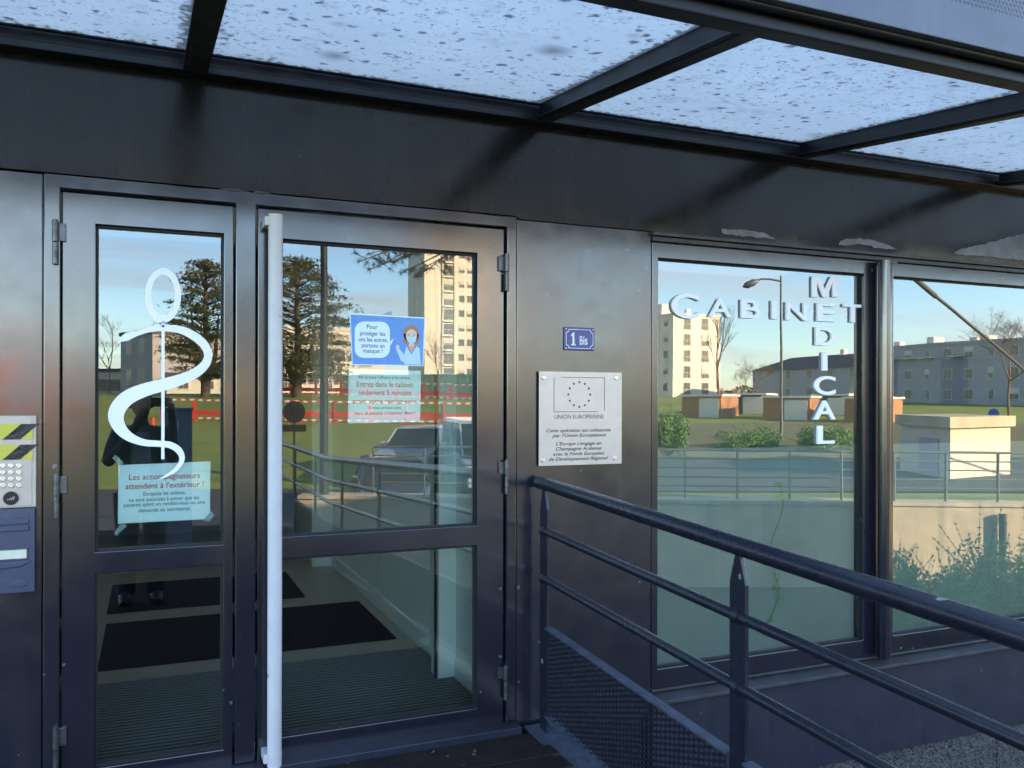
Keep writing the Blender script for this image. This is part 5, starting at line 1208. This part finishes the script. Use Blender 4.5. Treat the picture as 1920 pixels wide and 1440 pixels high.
# cars
def car(px, Z, yaw, L_, W_, Hc, body, label, van=False, rack=False, name='parked_car', box=False):
    b_ = gpt(px, Z, .04); t = thing(name, label, 'van' if van else 'car', b_); WLOC[t.name] = Vector((0,0,0))
    hl = L_/2; zb = .28; zs = Hc * (.60 if not van else .50)
    q = MB(); low = [(-hl, zb), (-hl, zs*.86), (-hl+.12, zs), (hl*.42, zs) if not van else (hl*.62, zs), (hl-.12, zs*.84), (hl, zs*.62), (hl, zb)]
    n_ = len(low); q.add([(x, -W_/2, z) for x, z in low] + [(x, W_/2, z) for x, z in low], [tuple(range(n_)), tuple(reversed(range(n_, 2*n_)))] + [(i, n_+i, n_+(i+1)%n_, (i+1)%n_) for i in range(n_)])
    q.build('body', body, t, bevel=.06, seg=3)
    xa, xb = -hl + .10, (hl*.42 if not van else hl*.60); xc, xd = -hl + (.55 if not van else .2), (hl*.06 if not van else hl*.30); wi = W_/2 - .06; wt = W_/2 - (.20 if not van else .10)
    zt_ = Hc - .07; q = MB(); q.add([(xa,-wi,zs-.02),(xb,-wi,zs-.02),(xb,wi,zs-.02),(xa,wi,zs-.02),(xc,-wt,zt_),(xd,-wt,zt_),(xd,wt,zt_),(xc,wt,zt_)], [(0,1,2,3),(4,7,6,5),(0,4,5,1),(1,5,6,2),(2,6,7,3),(3,7,4,0)])
    q.build('windows', 'carglass', t, bevel=.03)
    q = MB(); q.add([(xc-.05,-wt-.01,zt_-.01),(xd+.06,-wt-.01,zt_-.01),(xd+.06,wt+.01,zt_-.01),(xc-.05,wt+.01,zt_-.01),(xc+.1,-wt+.12,Hc),(xd-.12,-wt+.12,Hc),(xd-.12,wt-.12,Hc),(xc+.1,wt-.12,Hc)], [(0,1,2,3),(4,7,6,5),(0,4,5,1),(1,5,6,2),(2,6,7,3),(3,7,4,0)])
    for sy in (-1, 1):
        q.beam((xb+.01, sy*(wi+.005), zs), (xd+.02, sy*(wt+.005), zt_), .05, .06); q.beam((xa, sy*(wi+.005), zs), (xc, sy*(wt+.005), zt_), .05, .06); q.beam(((xa+xb)/2-.1, sy*(wi+.012), zs), ((xc+xd)/2-.05, sy*(wt+.012), zt_), .07, .03)
    q.build('roof', body, t, bevel=.03)
    for sx in (-hl*.62, hl*.62):
        for sy in (-1, 1):
            q = MB(); c = Vector((sx, sy*(W_/2 - .08), .31)); q.tube([c - Vector((0,.1,0)), c + Vector((0,.1,0))], .31, 24); w = q.build('wheel', 'rubber', t, bevel=.03)
            q = MB(); c2 = c + Vector((0, sy*.101, 0)); q.tube([c2, c2 + Vector((0, sy*.012, 0))], .19, 20); q.build('rim', 'alloy', w)
    for sy in (-1, 1):
        q = MB(); q.box(hl - .10, hl + .012, sy*(W_/2 - .36), sy*(W_/2 - .08), zs*.62, zs*.78); q.build('headlight', 'lamp_glass', t, bevel=.02)
        q = MB(); q.box(xb - .35, xb - .15, sy*(W_/2), sy*(W_/2 + .17), zs + .02, zs + .16); q.build('mirror', body, t, bevel=.03)
    q = MB(); q.box(hl - .02, hl + .010, -.35, .35, zb + .12, zb + .24); q.build('grille', 'carglass', t)
    if box:
        q = MB(); q.box(-hl + .04, hl*.30, -W_/2 - .015, W_/2 + .015, zs*.45, Hc + .03); q.build('cargo_box', body, t, bevel=.03)
    if rack:
        for x in (xc + .3, (xc + xd)/2, xd - .3):
            q = MB(); q.box(x - .02, x + .02, -wt, wt, Hc + .02, Hc + .06); q.build('roof_bar', 'whiteplas', t)
    t.rotation_euler = (0, 0, yaw)
    return t

VA = math.atan2(.94, .34)
car(786, 27, rad(122), 4.3, 1.78, 1.55, 'silver_car', 'silver hatchback with dark roof glass parked by the lawn, reflected in the wide door')
car(912, 24.5, rad(100), 4.9, 1.95, 2.0, 'blue_car', 'pale blue van with roof bars at the right edge of the wide door', van=True, rack=True, name='parked_van')
car(738, 20.5, rad(100), 4.0, 1.70, 1.42, 'dark_car', 'dark car parked nearest, reflected behind the ramp railing')

# ================================================================== THE PHOTOGRAPHER (mirrored low in the narrow door)
PX, PY = -.06, -3.70; PZ = ramp_z(PY)
def skin_mesh(name, joints, bones, m_, parent, sub=2, root=0):
    me = bpy.data.meshes.new(name); me.from_pydata([Vector(j[0]) for j in joints], bones, []); me.materials.append(M[m_])
    o = bpy.data.objects.new(name, me); COL.objects.link(o)
    if parent is not None: put(o, parent)
    md = o.modifiers.new('skin', 'SKIN'); md.use_smooth_shade = True
    for i, j in enumerate(joints):
        r = j[1]; sv = me.skin_vertices[0].data[i]; sv.radius = (r, r) if not isinstance(r, tuple) else r; sv.use_root = (i == root)
    sb = o.modifiers.new('sub', 'SUBSURF'); sb.levels = sub; sb.render_levels = sub
    return o
P = thing('person', 'person in navy jacket over pale shirt holding up a black phone, mirrored in glass', 'person', (PX, PY, PZ))
def w3(x, y, z): return (PX + x, PY + y, PZ + z)
# phone is held just behind the viewpoint
phc = Vector((.060, -DC - .022, HC - .025))
lw = (phc.x - .074 - PX, phc.y - PY - .02, phc.z - PZ - .045); rw_ = (phc.x + .074 - PX, phc.y - PY - .02, phc.z - PZ - .045)
J = [(w3(0,0,.86), (.15,.11)), (w3(0,.0,1.02), (.145,.105)), (w3(0,-.01,1.20), (.165,.11)), (w3(0,-.01,1.31), (.10,.075)), (w3(0,0,1.37), .052), (w3(0,.02,1.43), .060),
     (w3(-.175,-.01,1.29), .062), (w3(-.235,.10,1.06), .046), (w3(lw[0]-.02,lw[1]-.06,lw[2]-.05), .029), (w3(*lw), (.030,.018)),
     (w3(.175,-.01,1.29), .062), (w3(.235,.10,1.06), .046), (w3(rw_[0]+.02,rw_[1]-.06,rw_[2]-.05), .029), (w3(*rw_), (.030,.018)),
     (w3(-.09,0,.80), .095), (w3(-.10,.02,.46), .058), (w3(-.105,-.01,.09), .040), (w3(-.11,.13,.035), (.042,.030)),
     (w3(.09,0,.80), .095), (w3(.10,.02,.46), .058), (w3(.105,-.01,.09), .040), (w3(.115,.13,.035), (.042,.030))]
BN = [(0,1),(1,2),(2,3),(3,4),(4,5),(2,6),(6,7),(7,8),(8,9),(2,10),(10,11),(11,12),(12,13),(0,14),(14,15),(15,16),(16,17),(0,18),(18,19),(19,20),(20,21)]
fig = skin_mesh('figure', J, BN, 'jacket', P)
fig.data.materials.append(M['jeans'])
# head as one shaped surface
hb = MB(); hc = Vector(w3(0, .025, 1.515)); nU, nV = 24, 18; vs = []
for j in range(nV + 1):
    th = PI * j / nV
    for i in range(nU):
        a = 2*PI*i/nU; x = .074*math.sin(th)*math.cos(a); y = .094*math.sin(th)*math.sin(a); z = .115*math.cos(th)
        f = max(0, math.sin(a)) * math.sin(th)
        if z < -.03: x *= 1 - .28*(-z-.03)/.085; y *= 1 - .12*(-z-.03)/.085
        d = math.exp(-((x/.013)**2 + ((z+.012)/.026)**2)); y += .020*d*f
        d = sum(math.exp(-(((x-s_*.031)/.014)**2 + ((z-.010)/.010)**2)) for s_ in (-1,1)); y -= .008*d*f
        vs.append(hc + Vector((x, y, z)))
hb.add(vs, [(j*nU+i, j*nU+(i+1)%nU, (j+1)*nU+(i+1)%nU, (j+1)*nU+i) for j in range(nV) for i in range(nU)], 0, True)
hd = hb.build('head', 'skin', P)
for s_ in (-1, 1):
    q = MB(); q.tube([hc + Vector((s_*.031,.070,.010)), hc + Vector((s_*.031,.0845,.010))], [.012,.007], 12); q.build('eye', 'eye', hd)
    q = MB(); q.tube([hc + Vector((s_*.072,-.002,-.030)), hc + Vector((s_*.083,-.012,-.002)), hc + Vector((s_*.074,-.004,.030))], [.010,.014,.011], 8); q.build('ear', 'skin', hd)
q = MB(); q.tube([hc + Vector((-.022,.083,-.058)), hc + Vector((0,.091,-.056)), hc + Vector((.022,.083,-.058))], [.003,.0075,.003], 8); q.build('mouth', 'lip', hd)
hr = MB(); random.seed(2); vs = []
for j in range(nV + 1):
    th = PI * .60 * j / nV
    for i in range(nU):
        a = 2*PI*i/nU; fr_ = max(0, math.sin(a)); t_ = th * (1 - .36 * fr_ ** 1.5); k = 1.0 + random.uniform(-.02,.03)
        vs.append(hc + Vector((.083*k*math.sin(t_)*math.cos(a), -.006 + .103*k*math.sin(t_)*math.sin(a), .004 + .124*k*math.cos(t_))))
hr.add(vs, [(j*nU+i, j*nU+(i+1)%nU, (j+1)*nU+(i+1)%nU, (j+1)*nU+i) for j in range(nV) for i in range(nU)], 0, True); hr.build('hair', 'hair', P)
q = MB(); q.poly([Vector(w3(*c)) for c in ((-.055,.098,1.30),(.055,.098,1.30),(.07,.118,1.12),(.06,.120,.93),(-.06,.120,.93),(-.07,.118,1.12))], (0,.012,0)); q.build('shirt_front', 'shirt', P, bevel=.01)
q = MB(); q.tube([Vector(w3(0,.0,.86)), Vector(w3(0,0,.80))], [.165,.160], 20); 
for s_ in (-1, 1): q.tube([Vector(w3(s_*.09,0,.84)), Vector(w3(s_*.10,.02,.47)), Vector(w3(s_*.105,-.005,.07))], [.106,.075,.066], 16)
q.build('trousers', 'jeans', P)
for s_ in (-1, 1):
    q = MB(); q.tube([Vector(w3(s_*.105,-.07,.045)), Vector(w3(s_*.107,.02,.055)), Vector(w3(s_*.112,.12,.038)), Vector(w3(s_*.114,.18,.03))], [.040,.050,.044,.026], 14); q.build('shoe', 'shoe', P)
# hands: palm part of the figure, each finger a skinned chain wrapping the phone
for s_ in (-1, 1):
    ex = phc.x + s_ * .070
    hj = [(Vector((ex + s_*.016, phc.y - .030, phc.z - .050)), (.026,.016)), (Vector((ex + s_*.016, phc.y - .020, phc.z - .005)), (.030,.014))]
    hand = skin_mesh('hand', hj, [(0,1)], 'skin', P)
    for k, (dz, ln) in enumerate(((.024,.9),(.007,1.),(-.010,.95),(-.026,.75))):
        z = phc.z + dz; c = [(Vector((ex + s_*.020, phc.y - .016, z)), .0085), (Vector((ex + s_*.014, phc.y + .003, z + .002)), .008), (Vector((ex - s_*.006*ln, phc.y + .0075, z + .003)), .0072), (Vector((ex - s_*.020*ln, phc.y + .0065, z + .002)), .006)]
        skin_mesh('finger', c, [(0,1),(1,2),(2,3)], 'skin', hand)
    c = [(Vector((ex + s_*.018, phc.y - .030, phc.z - .035)), .011), (Vector((ex + s_*.004, phc.y - .022, phc.z - .020)), .0095), (Vector((ex - s_*.014, phc.y - .014, phc.z - .008)), .0075)]
    skin_mesh('thumb', c, [(0,1),(1,2)], 'skin', hand)
t = thing('smartphone', 'black phone held sideways in both hands of the mirrored photographer', 'phone', phc)
q = MB(); q.box(phc.x - .070, phc.x + .070, phc.y - .004, phc.y + .004, phc.z - .034, phc.z + .034); q.build('case', 'phone', t, bevel=.004, seg=3)
q = MB(); q.tube([(phc.x - .060, phc.y + .0042, HC), (phc.x - .060, phc.y + .006, HC)], .006, 14); q.build('lens', 'carglass', t)

car(8, 46, rad(15), 6.4, 2.3, 4.0, 'red_van', 'tall red lorry added to give the red blur in the panel above the intercom', van=True, name='added_lorry', box=True)  # guessed lorry, added so its red reflects as a blur in the panel
